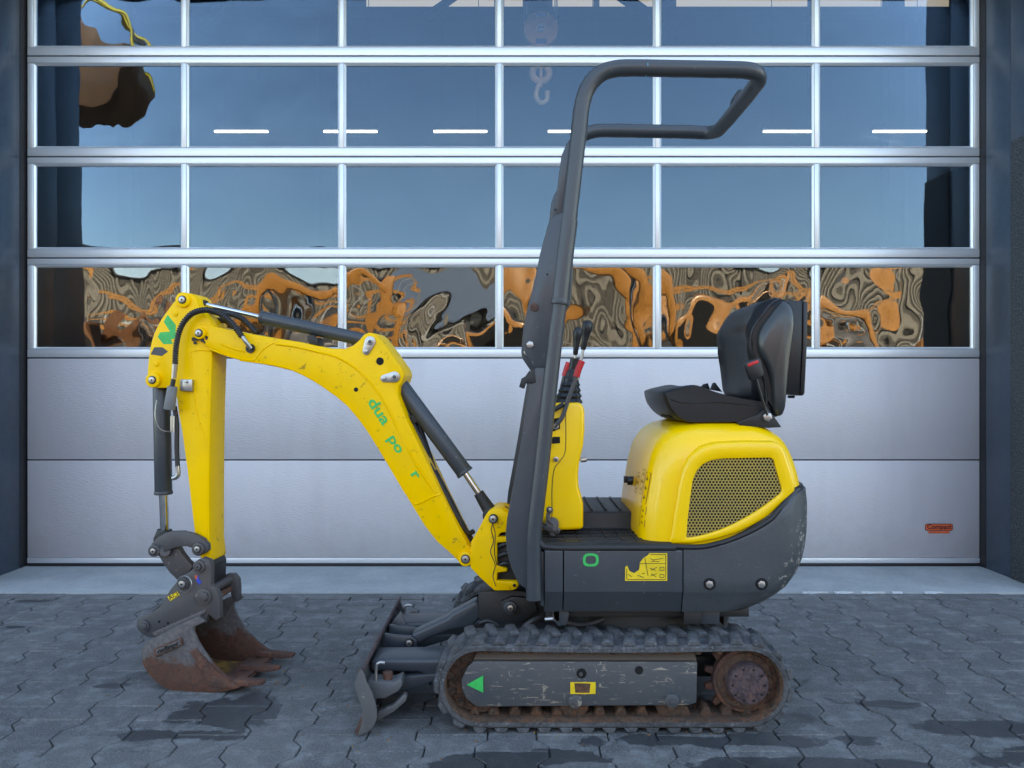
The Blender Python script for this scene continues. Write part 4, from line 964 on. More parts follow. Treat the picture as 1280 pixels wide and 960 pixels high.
while z < z1g + .01:
    x = x0g - .01 + (pit / 2 if row % 2 else 0)
    while x < x1g + .01:
        if inside(x, z, G) or any(inside(x + ex, z + ez, G) for ex, ez in ((.005, 0), (-.005, 0), (0, .005), (0, -.005))):
            O_ = [bm.verts.new((x + ah * math.sin(a), 2.6655, z + ah * math.cos(a))) for a in [math.pi / 3 * k for k in range(6)]]
            I_ = [bm.verts.new((x + .0046 * math.sin(a), 2.6655, z + .0046 * math.cos(a))) for a in [math.pi / 3 * k for k in range(6)]]
            D_ = [bm.verts.new((x + .0046 * math.sin(a), 2.6675, z + .0046 * math.cos(a))) for a in [math.pi / 3 * k for k in range(6)]]
            for k in range(6):
                bm.faces.new((O_[k], O_[(k + 1) % 6], I_[(k + 1) % 6], I_[k])); bm.faces.new((I_[k], I_[(k + 1) % 6], D_[(k + 1) % 6], D_[k]))
        x += pit
    z += pit * math.sqrt(3) / 2; row += 1
gm = finish(bm, 'perforated_grille', 'grille', hood, smooth=0); gm['kind'] = 'stuff'
# hood lock and pictogram labels on the front face
def hoodx(z):
    for a, b in zip(Hh, Hh[1:]):
        if z <= b[0]: return a[1] + (b[1] - a[1]) * (z - a[0]) / (b[0] - a[0])
    return .6
zk = CAMZ - (600 - 480) * 3.02 / 960
cylo('hood_lock', (hoodx(zk) - .022, 3.0, zk), (hoodx(zk) + .01, 3.0, zk), .017, 'plastic', hood, bev=.003)
box('lock_key', hoodx(zk) - .035, hoodx(zk) - .02, 2.995, 3.005, zk - .008, zk + .018, 'plastic', hood, bev=.001)
def outline_label(cy_, cz_, wy, hz_):
    bm = bmesh.new(); t = .0022
    def q(y0, y1, z0, z1):
        def P3(y, z):
            x = hoodx(z) - .0012; lim = HY0 + .085
            if y < lim: dd = min(.0845, lim - y + .0012); x = hoodx(z) + .085 - math.sqrt(max(0, .0862 ** 2 - dd ** 2))
            return (x, y, z)
        bm.faces.new([bm.verts.new(P3(*v)) for v in ((y0, z0), (y1, z0), (y1, z1), (y0, z1))])
    y0, y1, z0, z1 = cy_ - wy / 2, cy_ + wy / 2, cz_ - hz_ / 2, cz_ + hz_ / 2
    q(y0, y1, z0, z0 + t); q(y0, y1, z1 - t, z1); q(y0, y0 + t * 1.6, z0, z1); q(y1 - t * 1.6, y1, z0, z1)
    q(y0, y1, (z0 + z1) / 2 - t / 2, (z0 + z1) / 2 + t / 2)
    for k in range(3):
        zz = z0 + hz_ * (.15 + .3 * k); q(cy_ - wy * .2, cy_ + wy * .15, zz, zz + hz_ * .07); q(cy_ - wy * .05, cy_ + wy * .05, zz, zz + hz_ * .13)
    finish(bm, 'pictogram_label', 'label_brown', hood, smooth=0)
outline_label(2.895, .80, .06, .075); outline_label(2.80, .815, .055, .09); outline_label(2.735, .80, .040, .11); outline_label(2.728, .70, .036, .07)

# --- seat
SYn, SYf = 2.76, 3.20
def loftY(name, secs, mat, parent, smooth=50, **kw):      # secs: (Y, outline px at plane 2.76)
    bm = bmesh.new(); rings = []
    for Y, pts in secs: rings.append([B_(x, y, 2.80) + Vector((0, Y - 2.80, 0)) for x, y in pts])
    loft(bm, rings); return finish(bm, name, mat, parent, smooth=smooth, **kw)
def lerp_o(a, b, t): return [(p[0] + (q[0] - p[0]) * t, p[1] + (q[1] - p[1]) * t) for p, q in zip(a, b)]
def shrink(a, s, cx, cy): return [(cx + (x - cx) * s, cy + (y - cy) * s) for x, y in a]
# seat pan/cushion
cush_edge = cr([(x, y, 0) for x, y in ((806, 492), (812, 488), (828, 484.5), (852, 481), (868, 483), (885, 488), (905, 493), (930, 498), (958, 503), (964, 512), (962, 522), (950, 527), (900, 528), (850, 528), (828, 522), (812, 508))], 3)
cush_edge = [(p.x if p.x > 900 else 827 + (p.x - 806) * 73 / 94, p.y) for p in cush_edge]
cush_mid = [(x - 3 if x < 860 else x, y + (1.5 if y < 510 and x > 850 else .5)) for x, y in cush_edge]
ce = lambda s: shrink(cush_edge, s, 885, 508)
secs = [(SYn + .0, ce(.93)), (SYn + .008, ce(.97)), (SYn + .03, ce(1.0)), (SYn + .08, lerp_o(cush_edge, cush_mid, .5)), (SYn + .15, cush_mid), (SYf - .15, cush_mid), (SYf - .08, lerp_o(cush_edge, cush_mid, .5)), (SYf - .03, ce(1.0)), (SYf - .008, ce(.97)), (SYf, ce(.93))]
seat = loftY('seat_cushion', secs, 'leather', EX)
tubeo('cushion_piping', [B_(x, y, SYn + .002) for x, y in ((838, 499), (852, 503.5), (872, 504), (895, 503), (920, 505), (952, 507))], .0032, 'plastic', seat, n=6)
# backrest: wings forward at the sides, hollow in the middle, shell behind
bk_edge = [(914, 490), (910, 474), (905, 455), (900, 440), (899, 432), (903, 420), (915, 407), (930, 395), (942, 383), (955, 376), (968, 372), (978, 373), (986, 380), (989, 395), (989, 412), (985, 440), (981, 470), (978, 500), (977, 515), (972, 521), (962, 520), (945, 508), (925, 500)]
bk_edge = [(p.x + max(0, 962 - p.x) * .5 * min(1, max(0, (p.y - 372) / 55)), p.y) for p in cr([(x, y, 0) for x, y in bk_edge], 2)]
bk_mid = [(x + (13 * math.sin(math.pi * min(1, max(0, (y - 378) / 125))) if x < 955 else 0), y) for x, y in bk_edge]
be = lambda s: shrink(bk_edge, s, 958, 450)
secs = []
nY = 17
for i in range(nY):
    t = i / (nY - 1); Y = SYn - .005 + (SYf + .01 - SYn) * t; q = abs(2 * t - 1)
    o_ = lerp_o(bk_mid, bk_edge, q ** 2.2 if q < .9 else .8)
    if i in (0, nY - 1): o_ = shrink(lerp_o(bk_mid, bk_edge, .85), .86, 962, 450)
    elif i in (1, nY - 2): o_ = shrink(lerp_o(bk_mid, bk_edge, 1.0), .965, 962, 450)
    secs.append((Y, o_))
back = loftY('backrest', secs, 'leather', EX)
# outer shell panel of the near wing, standing proud with a dark seam
shell = [(943, 440), (941, 428), (944, 412), (955, 396), (968, 380), (976, 377), (984, 384), (987, 396), (986, 415), (981, 450), (977, 490), (975, 512), (970, 519), (963, 517), (960, 500), (958, 480), (953, 462)]
shell = [(p.x, p.y) for p in cr([(x, y, 0) for x, y in shell], 2)]
M['shell'] = paint('seat_shell', (.028, .032, .034), .33, (.08, .08, .08), 0, .3, .1, dcol=(.05, .055, .055), bmp=.1)
secs = [(SYn - .03, shrink(shell, .70, 966, 450)), (SYn - .026, shrink(shell, .82, 966, 450)), (SYn - .016, shrink(shell, .94, 966, 450)), (SYn - .004, shell), (SYn + .03, shell)]
loftY('backrest_shell', secs, 'shell', back)
tubeo('backrest_piping', [B_(x, y, SYn - .010) for x, y in ((958, 505), (957, 480), (951, 462), (940, 440), (938, 426), (941, 411), (952, 395), (965, 379), (975, 374))], .0042, 'plastic', back, n=6)
# seat base, slider
ext('seat_base', [(846, 521), (852, 524), (966, 526), (974, 531), (972, 534.5), (925, 534), (866, 530), (856, 528), (850, 525)], BASE, 2.79, 3.17, 'plastic', EX, bev=.003)
ext('recliner_bracket', [(921, 528), (948, 518), (958, 508), (966, 518), (977, 534), (960, 535), (925, 532)], BASE, 2.75, 2.77, 'black', EX, bev=.002)
cylo('slide_lever', B_(826, 519, 2.83), B_(850, 523, 2.83), .0055, 'plastic', EX, n=8)
bolt(B_(958.5, 521, 2.745), (0, 1, 0), .0165, 'steel', EX, True, .012)
# belt buckle
tubeo('buckle_stalk', [B_(959, 519, 2.735), B_(953, 500, 2.73), B_(944, 470, 2.725)], .0055, 'plastic', EX, n=8)
bk = ext('belt_buckle', [(931, 456), (934, 452), (949, 447), (951, 450), (955, 467), (953, 471), (942, 476), (938, 474), (933, 461)], BASE, 2.715, 2.74, 'plastic', EX, bev=.003)
ext('buckle_button', [(934.5, 455), (947.5, 449.5), (949, 453), (936, 458.5)], BASE, 2.7125, 2.7155, 'red', bk, bev=.001)
ext('belt_tongue', [(872, 487), (880, 480), (885, 479), (888, 487)], BASE, 3.10, 3.11, 'plastic', EX, bev=.001); ext('belt_tongue', [(888, 487), (891, 479), (894, 478), (903, 490)], BASE, 3.08, 3.09, 'plastic', EX, bev=.001)
# document box behind the backrest
db = ext('document_box', [(981, 375), (1003, 376), (1004, 378), (1003, 430), (1000, 492), (998, 494), (978, 491), (980, 440)], BASE, 2.79, 3.12, 'plastic', EX, bev=.005)
ext('document_box_lid', [(1004.5, 376), (1009, 377), (1010, 380), (1009, 430), (1006, 492), (1003, 495), (1000.5, 494), (1003.8, 430)], BASE, 2.785, 3.125, 'plastic', db, bev=.003)
ext('box_bracket', [(976, 440), (982, 440), (980, 480), (975, 480)], BASE, 2.88, 3.02, 'black', db, bev=.002)
cylo('box_catch', B_(985, 496, 2.86), B_(993, 496, 2.86), .005, 'plastic', db, n=8)

# --- rollover bar: one bent tube, near post up, back over the seat, across and down the far post
RN, RF = 2.655, 3.31
def W(px, py, Y=RN): return B_(px, py, RN) + Vector((0, Y - RN, 0))
pn_ = [(667.5, 749), (667, 700), (667.5, 664), (675, 600), (684, 512), (694, 424), (704, 336), (714, 248), (724, 160)]
near_ = [W(*p) for p in pn_]
top = [W(727, 135), W(731.5, 117), (W(740, 102)), W(753, 91), W(770, 86), W(790, 85), W(850, 86), W(910, 87), W(932, 88)]
rear = [W(945, 89.5, RN + .010), W(953, 91.5, RN + .045), W(956, 92, RN + .10), W(957, 92, 2.98), W(956, 92, RF - .10), W(953, 91.5, RF - .045), W(945, 89.5, RF - .01)]
far_ = [p + Vector((0, RF - RN, 0)) for p in (near_ + top)[::-1]]
upper = near_[6:] + top + rear + far_[:len(top) + 3]
bar = tubeo('rollover_bar', upper, .0285, 'grey', EX, n=20, k=5)
for Yp, lab_ in ((RN, 'near post of the rollover bar'), (RF, 'far post of the rollover bar')):
    dy = Vector((0, Yp - RN, 0))
    po = tubeo('rollbar_post', [p + dy for p in [W(667.5, 749), W(667, 705), W(667.5, 664), W(676, 590), W(684, 512), W(694, 420), W(700, 373)]], .0275, 'grey', EX, n=20, label=lab_)
    tubeo('hinge_sleeve', [p + dy for p in [W(699.3, 379), W(704.5, 330), W(711, 276)]], .0315, 'grey', po, n=20)
    cylo('sleeve_collar', W(698.8, 381) + dy, W(699.5, 374) + dy, .0335, 'grey', po, n=24, bev=.002)
    o = ext('fold_bracket', [(712, 262), (692, 270), (685.5, 279), (675, 317), (670, 343), (657.5, 393), (654.5, 430), (656, 440), (669, 459), (684, 459), (700, 372), (712, 290)], BASE, RN - .016, RN + .004, 'grey', po, bev=.003)
    o.location += dy
    o = ext('post_flange', [(671, 452), (663, 480), (650, 560), (640, 615), (634, 648), (632, 667), (633.5, 688), (639, 710), (648, 729), (657, 736), (668, 736), (668, 664), (684, 500), (688, 460)], BASE, RN - .010, RN + .004, 'grey', po, bev=.004)
    o.location += dy
    o = ext('latch_hook', [(668, 458), (660, 469), (655, 471), (651, 485), (655.5, 486), (658.5, 477), (664, 480), (670, 478)], BASE, RN - .012, RN - .002, 'black', po, bev=.001); o.location += dy
    for px, py, m_, r in ((667.7, 384, 'rust', .014), (662.5, 431, 'steel', .013)):
        b0 = bolt(B_(px, py, RN - .016), (0, 1, 0), r, m_, po, m_ == 'steel', .008); b0.location += dy
    for px, py in ((694, 262), (684, 343)):
        h0 = disc('small_hole', px, py, RN - .016, .0035, 'hole', po, pl=BASE); h0.location += dy
    wt = tubeo('grab_hoop', [W(714, 320), W(715, 335), W(712.5, 372), W(709, 384), W(704, 388)], .0065, 'grey', po, n=8); wt.location += dy + Vector((0, .03, 0))
    up_ = ext('upper_flange', [(716, 172), (708, 180), (702, 194), (699, 215), (694, 260), (692, 280), (704, 280), (718, 180)], BASE, RN - .006, RN + .006, 'grey', po, bev=.004); up_.location += dy
tubeo('bar_mark', [W(808.6, 74.2), W(808, 85, RN - .0287), W(807.2, 96.4)], .0018, 'lens', bar, n=6)
ext('lamp_bracket', [(917, 122), (923, 112), (932, 111), (929, 122), (922, 131), (917, 130)], BASE, 2.98, 3.03, 'plastic', bar, bev=.002)

# --- swing post (yellow) and its black interior
ext('swing_post', [(588, 679), (600, 658), (607, 644), (611, 638.5), (617, 636), (626, 636.5), (634, 641), (640, 650), (641, 664), (626, 666), (622, 671), (640, 672), (640, 677), (621.5, 678.5), (621.5, 707), (634, 711), (634, 714.5), (622, 716), (621, 726), (640, 727), (646, 727.5), (648.5, 731), (646, 736), (640, 738), (618, 738.5), (603, 725), (588, 710)], ARM, -.085, .085, 'yellow_worn', EX, bev=.004)
ext('post_core', [(620, 668), (650, 668), (662, 690), (660, 724), (620, 726)], ARM, -.06, .06, 'black', EX, bev=.004)
pin(617, 648, -.085, .0135, EX, None)
bolt(A_(643, 731.5, -.086), ARM.n, .006, 'hole', EX)
for path_ in (((617, 652), (614, 662), (617, 676), (613, 690), (619, 706), (616, 720), (620, 733)), ((616, 655), (619, 668), (618, 690), (621, 706))):
    tubeo('pivot_hose', [A_(x, y, -.0855) for x, y in path_], .0016, 'hosemat', EX, n=6)
tubeo('hydraulic_hose', [A_(622, 640, 0), A_(630, 636, .0), A_(637, 640, .0), A_(645, 650, 0)], .011, 'hosemat', EX, n=8)
for dz in (0, 12, 24): tubeo('hydraulic_hose', [A_(622, 684 + dz, -.07), A_(634, 680 + dz, -.075), A_(648, 690 + dz, -.05)], .008, 'hosemat', EX, n=8)
# --- boom
boom_o = [(241, 413), (244.5, 407.5), (250, 405.5), (262, 406.5), (280, 411), (300, 415), (322, 419), (345, 423), (372, 427), (397, 432.5), (413, 435.5), (430, 436), (441, 432), (449, 425), (455, 418), (461, 415.5), (467, 416.5), (473, 421), (483, 434), (494, 449.5), (503, 462), (505, 469), (503, 476), (498.5, 483), (497.5, 493), (507.5, 523), (520, 549), (534, 578), (548, 608), (560, 633), (572, 657), (584, 680), (592, 690), (593.5, 699), (589, 706.5), (581, 709), (575, 704), (562, 691), (546, 677), (531, 658), (507, 619), (478, 570), (462, 544), (449, 526), (434, 508), (420, 496), (400, 482), (382, 471), (365, 463.5), (340, 457.5), (320, 454), (300, 449.5), (277, 441), (258, 433), (246, 424)]
boom = ext('boom', boom_o, ARM, -.072, .072, 'yellow_worn', EX, bev=.005)
def bead(name, pts, parent, off, r=.0035, mat='yellow_worn'): return tubeo(name, [A_(x, y, off) for x, y in pts], r, mat, parent, n=6)
bead('weld_bead', ((345, 430), (372, 434), (397, 440), (420, 446), (449, 464), (478, 499), (502, 546), (522, 584), (545, 616)), boom, -.0715, .0045)
bead('weld_bead', ((509, 616), (512, 624), (520, 630), (536, 623), (551, 617)), boom, -.0715, .004)
bead('weld_bead', ((262, 436), (280, 443), (300, 449), (318, 451)), boom, -.0715, .004); bead('weld_bead', ((318, 450), (330, 436), (343, 428)), boom, -.0715, .003)
bead('weld_bead', ((300, 450.5), (340, 456), (365, 462), (400, 480.5), (434, 506), (462, 542), (507, 617)), boom, -.0715, .003)
bead('weld_bead', ((276, 430), (290, 436), (306, 440)), boom, -.0715, .003)
pin(250.5, 416.5, -.072, .0125, boom, .024); pin(582.5, 698, -.072, .0135, boom, .028)
disc('boom_hole', 445, 487, -.072, .0085, 'hole', boom)
disc('boom_hole', 475, 451.5, -.072, .015, 'hole', boom)
disc('hose_port', 313.5, 435.5, -.072, .018, 'black', boom, .008)
def keeper(a, b, ra, rb):
    pa, pb = Vector(a), Vector(b); d = (pb - pa).normalized(); s_ = Vector((-d.y, d.x)); out = []
    for k in range(9): t = math.pi * k / 8; q = pa + (s_ * math.cos(t) - d * math.sin(t)) * ra; out.append((q.x, q.y))
    for k in range(9): t = math.pi * k / 8; q = pb + (-s_ * math.cos(t) + d * math.sin(t)) * rb; out.append((q.x, q.y))
    o = ext('keeper_plate', out, ARM, -.079, -.071, 'steel', boom, bev=.001)
    bolt(A_(*a, -.079), ARM.n, .0135, 'steel', boom, False, .007, 'pin'); bolt(A_(*a, -.086), ARM.n, .007, 'coupler', boom, False, .002); bolt(A_(*b, -.079), ARM.n, .009, 'steel', boom, True, .006)
keeper((462.5, 427), (457.5, 439), 6.8, 4.6); keeper((493, 471), (480, 473), 6.8, 4.6)
tx, up = (A_(485, 532, -.074) - A_(462, 497, -.074)).normalized(), None
upv = tx.cross(ARM.n).normalized(); upv = upv if upv.x > 0 else -upv
for s_, (px, py), sz in (('dua', (473.5, 514), .060), ('po', (495, 555), .054), ('r', (519.5, 593), .055)):
    text('boom_lettering', s_, A_(px, py, -.0732), sz, 'green', boom, tx, upv, stretch=1.3, bold=.0012)
for k in range(9):
    a_ = R(200 + 22 * k + random.uniform(-9, 9)); q = (250 + 9.5 * math.cos(a_) * .9, 423 - 7 * math.sin(a_) * .5 + random.uniform(-3, 4))
    disc('grease_patch', q[0], q[1], -.0722, random.uniform(.004, .009), 'label_dark', boom, .0004, n=7)
# stick
stick_o = [(223, 371), (226, 367), (231, 365.5), (239, 367), (245, 372.5), (248, 382), (253, 390), (262, 400), (267, 411), (265, 440), (263, 500), (262, 560), (261.5, 620), (261.5, 677), (264, 700), (262, 704), (252, 699), (246, 688), (243, 664), (241, 648), (237.5, 618), (234, 588), (227.5, 540), (223, 515), (221, 498), (216, 489), (209, 485), (193.5, 485), (186.5, 481.5), (184, 475), (184.5, 460), (185.8, 446), (189, 428), (192.5, 417), (196.6, 408), (201.5, 399), (207.5, 390.6), (215, 380)]
stick = ext('dipper_stick', stick_o, ARM, -.063, .063, 'yellow_worn', EX, bev=.004)
bead('weld_bead', ((238, 440), (246, 515), (254, 540), (261, 560)), stick, -.0625, .003); bead('weld_bead', ((238, 440), (250, 438), (263, 439)), stick, -.0625, .0025)
bead('weld_bead', ((261.5, 445), (260, 560), (259.5, 620), (259, 690)), stick, -.0625, .0022)
pin(230, 375, -.063, .0125, stick, .030); pin(192.5, 475, -.063, .0125, stick, .030)
for px, py in ((219.5, 392), (195.5, 455)): bolt(A_(px, py, -.062), ARM.n, .011, 'yellow_worn', stick, False, .004, 'plug')
pin(249, 686, -.07, .012, stick, .026, 'coupler')
ext('stick_decal', [(209.5, 393.5), (219.5, 406), (219.5, 423), (213.5, 424), (216, 430), (204, 430), (197, 421), (200, 415.5), (212.5, 414.5), (204.5, 402)], ARM, -.0638, -.0625, 'green', stick, bev=0, label='green lightning shaped decal on the stick')
ext('stick_decal', [(189, 441), (193, 434), (203, 434), (210, 439.5), (202, 445), (188.5, 443)], ARM, -.0638, -.0625, 'coupler', stick, bev=0, label='dark arrow shaped decal on the stick')
ext('hose_clamp', [(225, 474), (240, 474.5), (240, 489), (225, 488.5)], ARM, -.082, -.0625, 'steel', stick, bev=.002)
bolt(A_(233, 477, -.083), ARM.n, .006, 'steel', stick, False, .006); bolt(A_(222, 516, -.07), ARM.n, .004, 'rust', stick)
# cylinders
def ram(name, a, b, c, d, rb, rr, eye=None, off=0.0):
    """hydraulic ram: barrel a-b, rod b-c, rod end c-d"""
    pa, pb, pc, pd = (A_(*q, off) for q in (a, b, c, d)); dr = (pb - pa).normalized()
    cb = cylo(name, pa, pb - dr * .012, rb * .94, 'grey', EX, n=32, bev=.002)
    cylo('cylinder_gland', pb - dr * .014, pb, rb, 'grey', cb, n=32, bev=.003)
    cylo('chrome_rod', pb - dr * .01, pc, rr, 'chrome', cb, n=20)
    cylo('rod_end', pc, pd, rr * 1.6, 'black', cb, r1=rr * 2.2, n=20)
    e = ARM.n * .035; cylo('cylinder_eye', pd - e, pd + e, eye or rr * 2.6, 'black', cb, n=24, bev=.003)
    return cb
rc = ram('stick_cylinder', (458, 425.5), (326, 396.5), (258, 381), (240, 377), .0275, .0105)
ram('boom_cylinder', (497, 477), (582, 592), (598, 616), (615, 643), .0345, .0125)
ram('bucket_cylinder', (202, 484), (204.5, 618), (206, 662), (205, 673), .0355, .0175, .026)
cylo('cylinder_port', A_(390, 420, -.02), A_(393, 430, -.02), .014, 'black', rc, n=12)
ext('cylinder_clamp', [(383, 419), (397, 422), (398, 432), (386, 430)], ARM, -.035, .03, 'black', rc, bev=.003)
# hoses
def corr(pts, r, off, mat='hosemat', name='corrugated_hose'):
    P_ = cr([A_(x, y, off) for x, y in pts], 6, False); L = sum((b - a).length for a, b in zip(P_, P_[1:]))
    n_ = int(L / .0016); Q = []; acc = 0; j = 0; d_ = 0
    for i in range(n_ + 1):
        t = L * i / n_
        while j < len(P_) - 2 and d_ + (P_[j + 1] - P_[j]).length < t: d_ += (P_[j + 1] - P_[j]).length; j += 1
        Q.append(P_[j].lerp(P_[j + 1], min(1, (t - d_) / max(1e-6, (P_[j + 1] - P_[j]).length))))
    return tubeo(name, Q, r, mat, EX, n=10, smoothp=False, rf=lambda i: 1.0 if (i // 3) % 2 else .74)
corr(((219, 456), (220, 435), (224, 415), (231, 401), (242, 391), (258, 387.5), (275, 392), (290, 404), (302.5, 421)), .0125, -.10)
corr(((262, 389), (274, 391), (290, 393), (305, 400), (320, 416)), .0120, -.02)
corr(((262, 402), (275, 400), (288, 404), (300, 413)), .011, .03)
tubeo('hose_fitting', [A_(303, 421, -.10), A_(308, 428, -.098), A_(313.5, 435.5, -.086)], .0085, 'steel', EX, n=10)
cylo('hose_fitting', A_(219, 455, -.10), A_(217.5, 473, -.10), .0115, 'steel', EX, r1=.0095, n=8)
cylo('taped_coupling', A_(217, 474, -.10), A_(215, 484, -.10), .009, 'hosemat', EX)
cylo('taped_coupling', A_(215.5, 483, -.10), A_(211.5, 512, -.10), .0185, 'tape', EX, r1=.022, n=14, bev=.003)
tubeo('coupling_wire', [A_(196, 500, -.09), A_(194, 520, -.10), A_(200, 536, -.10), (A_(214, 540, -.10))], .0022, 'steel', EX, n=6)
cylo('hose_fitting', A_(216, 520, -.06), A_(216, 540, -.06), .009, 'steel', EX, n=10)
tubeo('hydraulic_hose', [A_(218, 508, -.05), A_(221, 530, -.05), A_(221, 560, -.05), A_(222, 583, -.05)], .0095, 'hosemat', EX, n=10)
tubeo('hose_fitting', [A_(222, 582, -.05), A_(222.5, 594, -.05), A_(216, 598, -.05)], .0095, 'steel', EX, n=8)
tubeo('hydraulic_hose', [A_(497, 494, .02), A_(508, 512, .0), A_(519, 535, -.0), (A_(530, 558, 0)), A_(536, 585, 0)], .0125, 'hosemat', EX, n=10)
tubeo('hydraulic_hose', [A_(503, 500, .04), A_(518, 517, .03), A_(525, 536, .02), A_(534, 562, .02), A_(543, 590, .02)], .012, 'hosemat', EX, n=10)
tubeo('hydraulic_hose', [A_(536, 580, -.03), A_(552, 609, -.03), A_(568, 640, -.03), A_(583, 665, -.02), A_(592, 664, 0)], .010, 'hosemat', EX, n=10)
tubeo('boom_hose_guard', [A_(540, 590, 0), A_(558, 624, 0), A_(575, 658, 0), A_(588, 680, 0)], .022, 'black', EX, n=10)
ext('hose_bracket', [(510, 522), (519, 517), (524, 527), (513, 531)], ARM, -.02, .03, 'black', EX, bev=.002)
# --- bucket linkage
lk = [(187, 688), (189, 680), (197, 672), (205, 667), (213, 664.5), (228, 664), (242, 667.5), (253, 673), (260, 681), (260.5, 688), (255, 692.5), (247.5, 691.5), (242, 686), (233, 683), (220, 684), (209, 688), (201, 694.5), (193, 694.5), (188.5, 692)]
for o0, o1, lb_ in ((-.092, -.068, None), (.068, .092, None)):
    ext('curved_link', [(x, y) for x, y in lk] if o0 < 0 else lk, ARM, o0, o1, 'coupler', EX, bev=.003)
ext('lower_link', [(197, 693), (203, 686), (212, 683), (222, 683), (227, 692), (233, 700), (241, 707.5), (236, 716), (228, 724), (221, 725), (212, 716), (204, 705)], ARM, -.062, -.03, 'coupler', EX, bev=.004)
ext('lower_link', [(197, 693), (203, 686), (212, 683), (222, 683), (227, 692), (233, 700), (241, 707.5), (236, 716), (228, 724), (221, 725), (212, 716), (204, 705)], ARM, .03, .062, 'coupler', EX, bev=.004)
cylo('link_crosstube', A_(206, 689, -.09), A_(206, 689, .09), .02, 'coupler', EX)
pin(194, 688, -.092, .0115, EX, .024, 'coupler'); pin(249, 685.5, -.092, .0115, EX, .024, 'coupler')
# --- quick coupler
cpl = [(221, 727), (222, 722.5), (234, 717), (245, 708), (246, 700), (253, 697), (262, 700.5), (264, 708), (263.5, 732), (270, 737), (274, 746), (275, 773), (270, 776), (267, 774), (260, 767.5), (256.5, 780), (248, 773), (220, 785), (195, 797), (185, 797), (176, 792), (170, 784), (171, 774), (179, 769), (186, 768), (199, 760), (204, 751), (212, 738)]
cp = ext('quick_coupler', cpl, ARM, -.125, -.095, 'coupler', EX, bev=.004)
ext('coupler_far_plate', cpl, ARM, .095, .125, 'coupler', cp, bev=.004)
ext('coupler_bridge', [(182, 771), (204, 752), (232, 735), (262, 740), (262, 752), (220, 775), (192, 790)], ARM, -.096, .096, 'black', cp, bev=.004)
ext('coupler_neck', [(247, 704), (258, 704), (264, 700), (267, 706), (266, 738), (250, 738)], ARM, -.055, .055, 'black', cp, bev=.004)
ext('coupler_fold', [(190, 791), (247, 766), (257, 762), (256, 766), (248, 772), (194, 796)], ARM, -.131, -.122, 'bucket', cp, bev=.002)
pin(250, 707.5, -.125, .0115, cp, .024, 'coupler', cap='coupler'); pin(230, 729, -.125, .0135, cp, .022, 'coupler')
bm = bmesh.new(); c0 = A_(230.5, 730, -.137)
tube(bm, [c0 + ARM.u * .029 * math.cos(a) + Vector((0, 0, 1)) * .031 * math.sin(a) for a in [2 * math.pi * k / 28 for k in range(29)]], .002, n=6, smoothp=False); finish(bm, 'retaining_ring', 'steel', cp)
for px, py, r in ((180, 782.5, .024), (255, 745.5, .032)):
    bolt(A_(px, py, -.125), ARM.n, r, 'coupler', cp, False, .008, 'coupler_boss'); bolt(A_(px, py, -.133), ARM.n, r * .6, 'coupler', cp, True, .007)
for px, py in ((199, 777), (206, 784), (210, 779)): disc('small_hole', px, py, -.125, .005, 'hole', cp)
ys = ext('coupler_sticker', [(209, 746), (221, 739), (224.5, 744), (212.5, 751.5)], ARM, -.1265, -.124, 'label_yellow', cp, bev=0)
tr_ = (A_(222, 740.5, 0) - A_(210, 747.5, 0)).normalized(); ur_ = ARM.n.cross(tr_); ur_ = ur_ if ur_.z > 0 else -ur_
text('sticker_print', 'ACI', A_(216.7, 745, -.1272), .026, 'label_dark', ys, tr_, ur_)
ext('coupler_logo', [(244, 721), (248, 719), (248.5, 724), (252, 728), (249, 731), (246, 727)], ARM, -.1265, -.124, 'bluepaint', cp, bev=0, label='small blue and orange sticker')
ext('coupler_logo', [(243, 720), (246, 718.5), (247, 723), (244.5, 724)], ARM, -.1272, -.126, 'orange_label', cp, bev=0)
ext('coupler_hook', [(276, 722), (284, 717), (293, 717.5), (298, 724), (299, 735), (299, 751), (295, 753), (290, 749), (287, 738), (280, 735)], ARM, .05, .075, 'coupler', cp, bev=.004)
tubeo('coupler_cross_pipe', [A_(262, 738, -.09), A_(275, 731, .0), A_(288, 724, .06)], .018, 'coupler', cp, n=12)
tubeo('coupler_cross_pipe', [A_(272, 746, -.06), A_(284, 738, .04), A_(290, 735, .06)], .013, 'rust', cp, n=12)
# --- digging bucket
bside = [(192, 798), (182, 803), (177, 811), (176, 818), (178, 829), (183, 839), (192, 850), (203, 858), (215, 863.5), (235, 866.5), (260, 867), (285, 864), (300, 859), (294, 853), (280, 844), (265, 829), (255, 815), (247, 802), (242, 790), (242, 784), (256, 777), (247, 771), (220, 783)]
bk0, bk1 = -.17, .17
bu = ext('digging_bucket', bside, ARM, bk0, bk0 + .014, 'bucket', EX, bev=.002)
o = ext('bucket_far_side', [(x, y) for x, y in bside], ARM, bk0, bk0 + .014, 'bucket', bu, bev=.002); o.location += ARM.n * (bk1 - bk0 - .014)
spine = [(222, 783), (205, 791), (192, 798), (184, 802.5), (177.5, 811), (176.5, 818), (178.5, 829), (183.5, 839), (192.5, 849.5), (203, 857), (215, 862.5), (235, 865.5), (260, 866), (283, 863.5), (301, 859)]
sp3 = cr([A_(x, y, bk0 + .012) for x, y in spine], 3, False)
bm = bmesh.new(); cc = A_(240, 815, bk0 + .012)
inn = [p + (cc - p).normalized() * .009 for p in sp3]
prism(bm, sp3 + inn[::-1], ARM.n * (bk1 - bk0 - .024)); bm.faces.ensure_lookup_table()
for i, f in enumerate(bm.faces):
    if i >= 2 + len(sp3): f.material_index = 1
sh = finish(bm, 'bucket_shell', ['bucket', 'ochre'], bu, smooth=40)
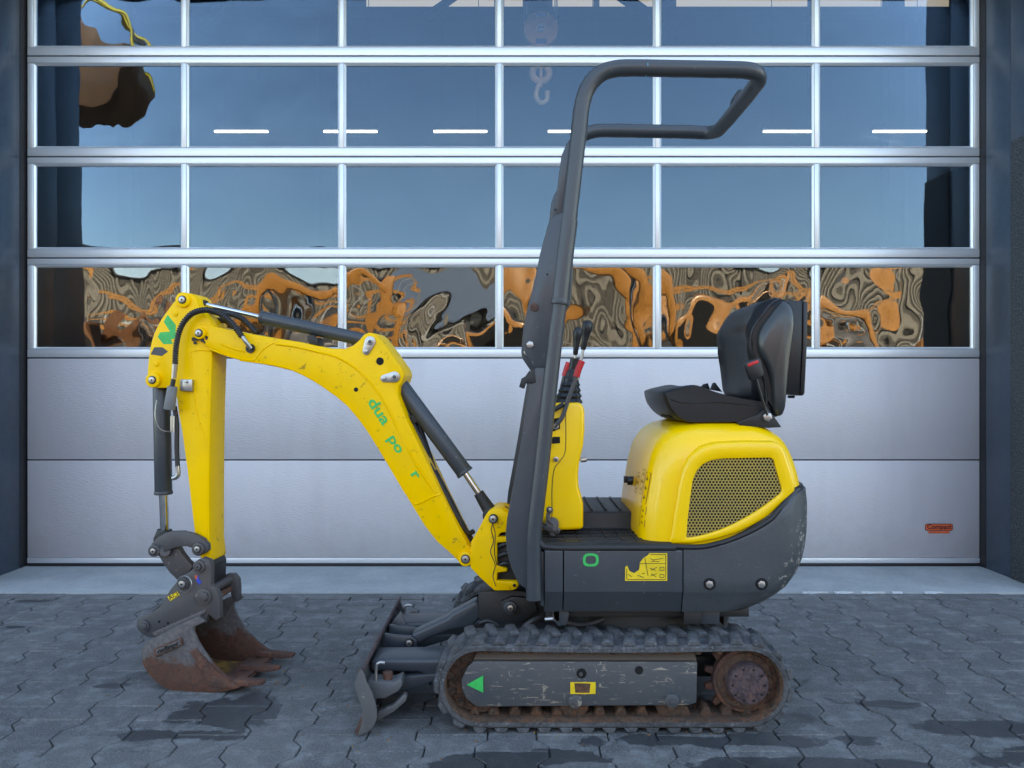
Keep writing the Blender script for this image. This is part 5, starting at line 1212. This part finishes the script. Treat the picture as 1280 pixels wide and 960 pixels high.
prl = A_(300, 859, bk0); lipv = ARM.u
bm = bmesh.new(); up3 = Vector((0, 0, 1))
a = A_(262, 864.5, bk0 - .002) ; b = A_(297, 858.5, bk0 - .002)
prism(bm, [a, b, b + up3 * .006, a + up3 * .016], ARM.n * (bk1 - bk0 + .004)); finish(bm, 'bucket_lip', 'rust', bu, bev=.002)
ext('side_cutter', [(237, 815), (244, 811), (256, 824), (272, 841), (291, 855), (300, 859), (292, 862), (262, 857.5)], ARM, bk0 - .010, bk0 + .001, 'rust', bu, bev=.002)
o = ext('side_cutter', [(237, 815), (244, 811), (256, 824), (272, 841), (291, 855), (300, 859), (292, 862), (262, 857.5)], ARM, bk0 - .010, bk0 + .001, 'rust', bu, bev=.002); o.location += ARM.n * (bk1 - bk0 + .009)
for n_ in (.022, .17, .318):
    base = A_(296, 857, bk0) + ARM.n * n_; w_ = ARM.n * .022; bm = bmesh.new()
    pts_ = [(-.06, -.002, 1), (0, -.004, 1), (.05, -.006, .92), (.098, -.003, .70)]
    rings = []
    for du, dz_, k in pts_:
        c = base + ARM.u * du + up3 * (dz_ + .012); h_ = .0125 * (k ** 2 if du > 0 else .9)
        rings.append([c - w_ * k + up3 * h_, c + w_ * k + up3 * h_, c + w_ * k - up3 * h_, c - w_ * k - up3 * h_])
    loft(bm, rings); finish(bm, 'bucket_tooth', 'rust', bu, bev=.003)
pq = ext('maker_plate', [(191, 812), (226, 797), (228.5, 806), (194, 822)], ARM, bk0 - .010, bk0 + .001, 'rust', bu, bev=.003)
ext('plate_face', [(194, 812.5), (224, 800), (226, 806), (196, 819)], ARM, bk0 - .0125, bk0 - .009, 'bucket', pq, bev=0)
tr_ = (A_(225, 800.5, 0) - A_(194, 814, 0)).normalized(); ur_ = ARM.n.cross(tr_); ur_ = ur_ if ur_.z > 0 else -ur_
text('plate_lettering', 'riedlinger', A_(210, 809.5, bk0 - .0128), .024, 'hole', pq, tr_, ur_, extr=.001, bold=.0004)

S.cycles.max_bounces = 8; S.cycles.transparent_max_bounces = 12
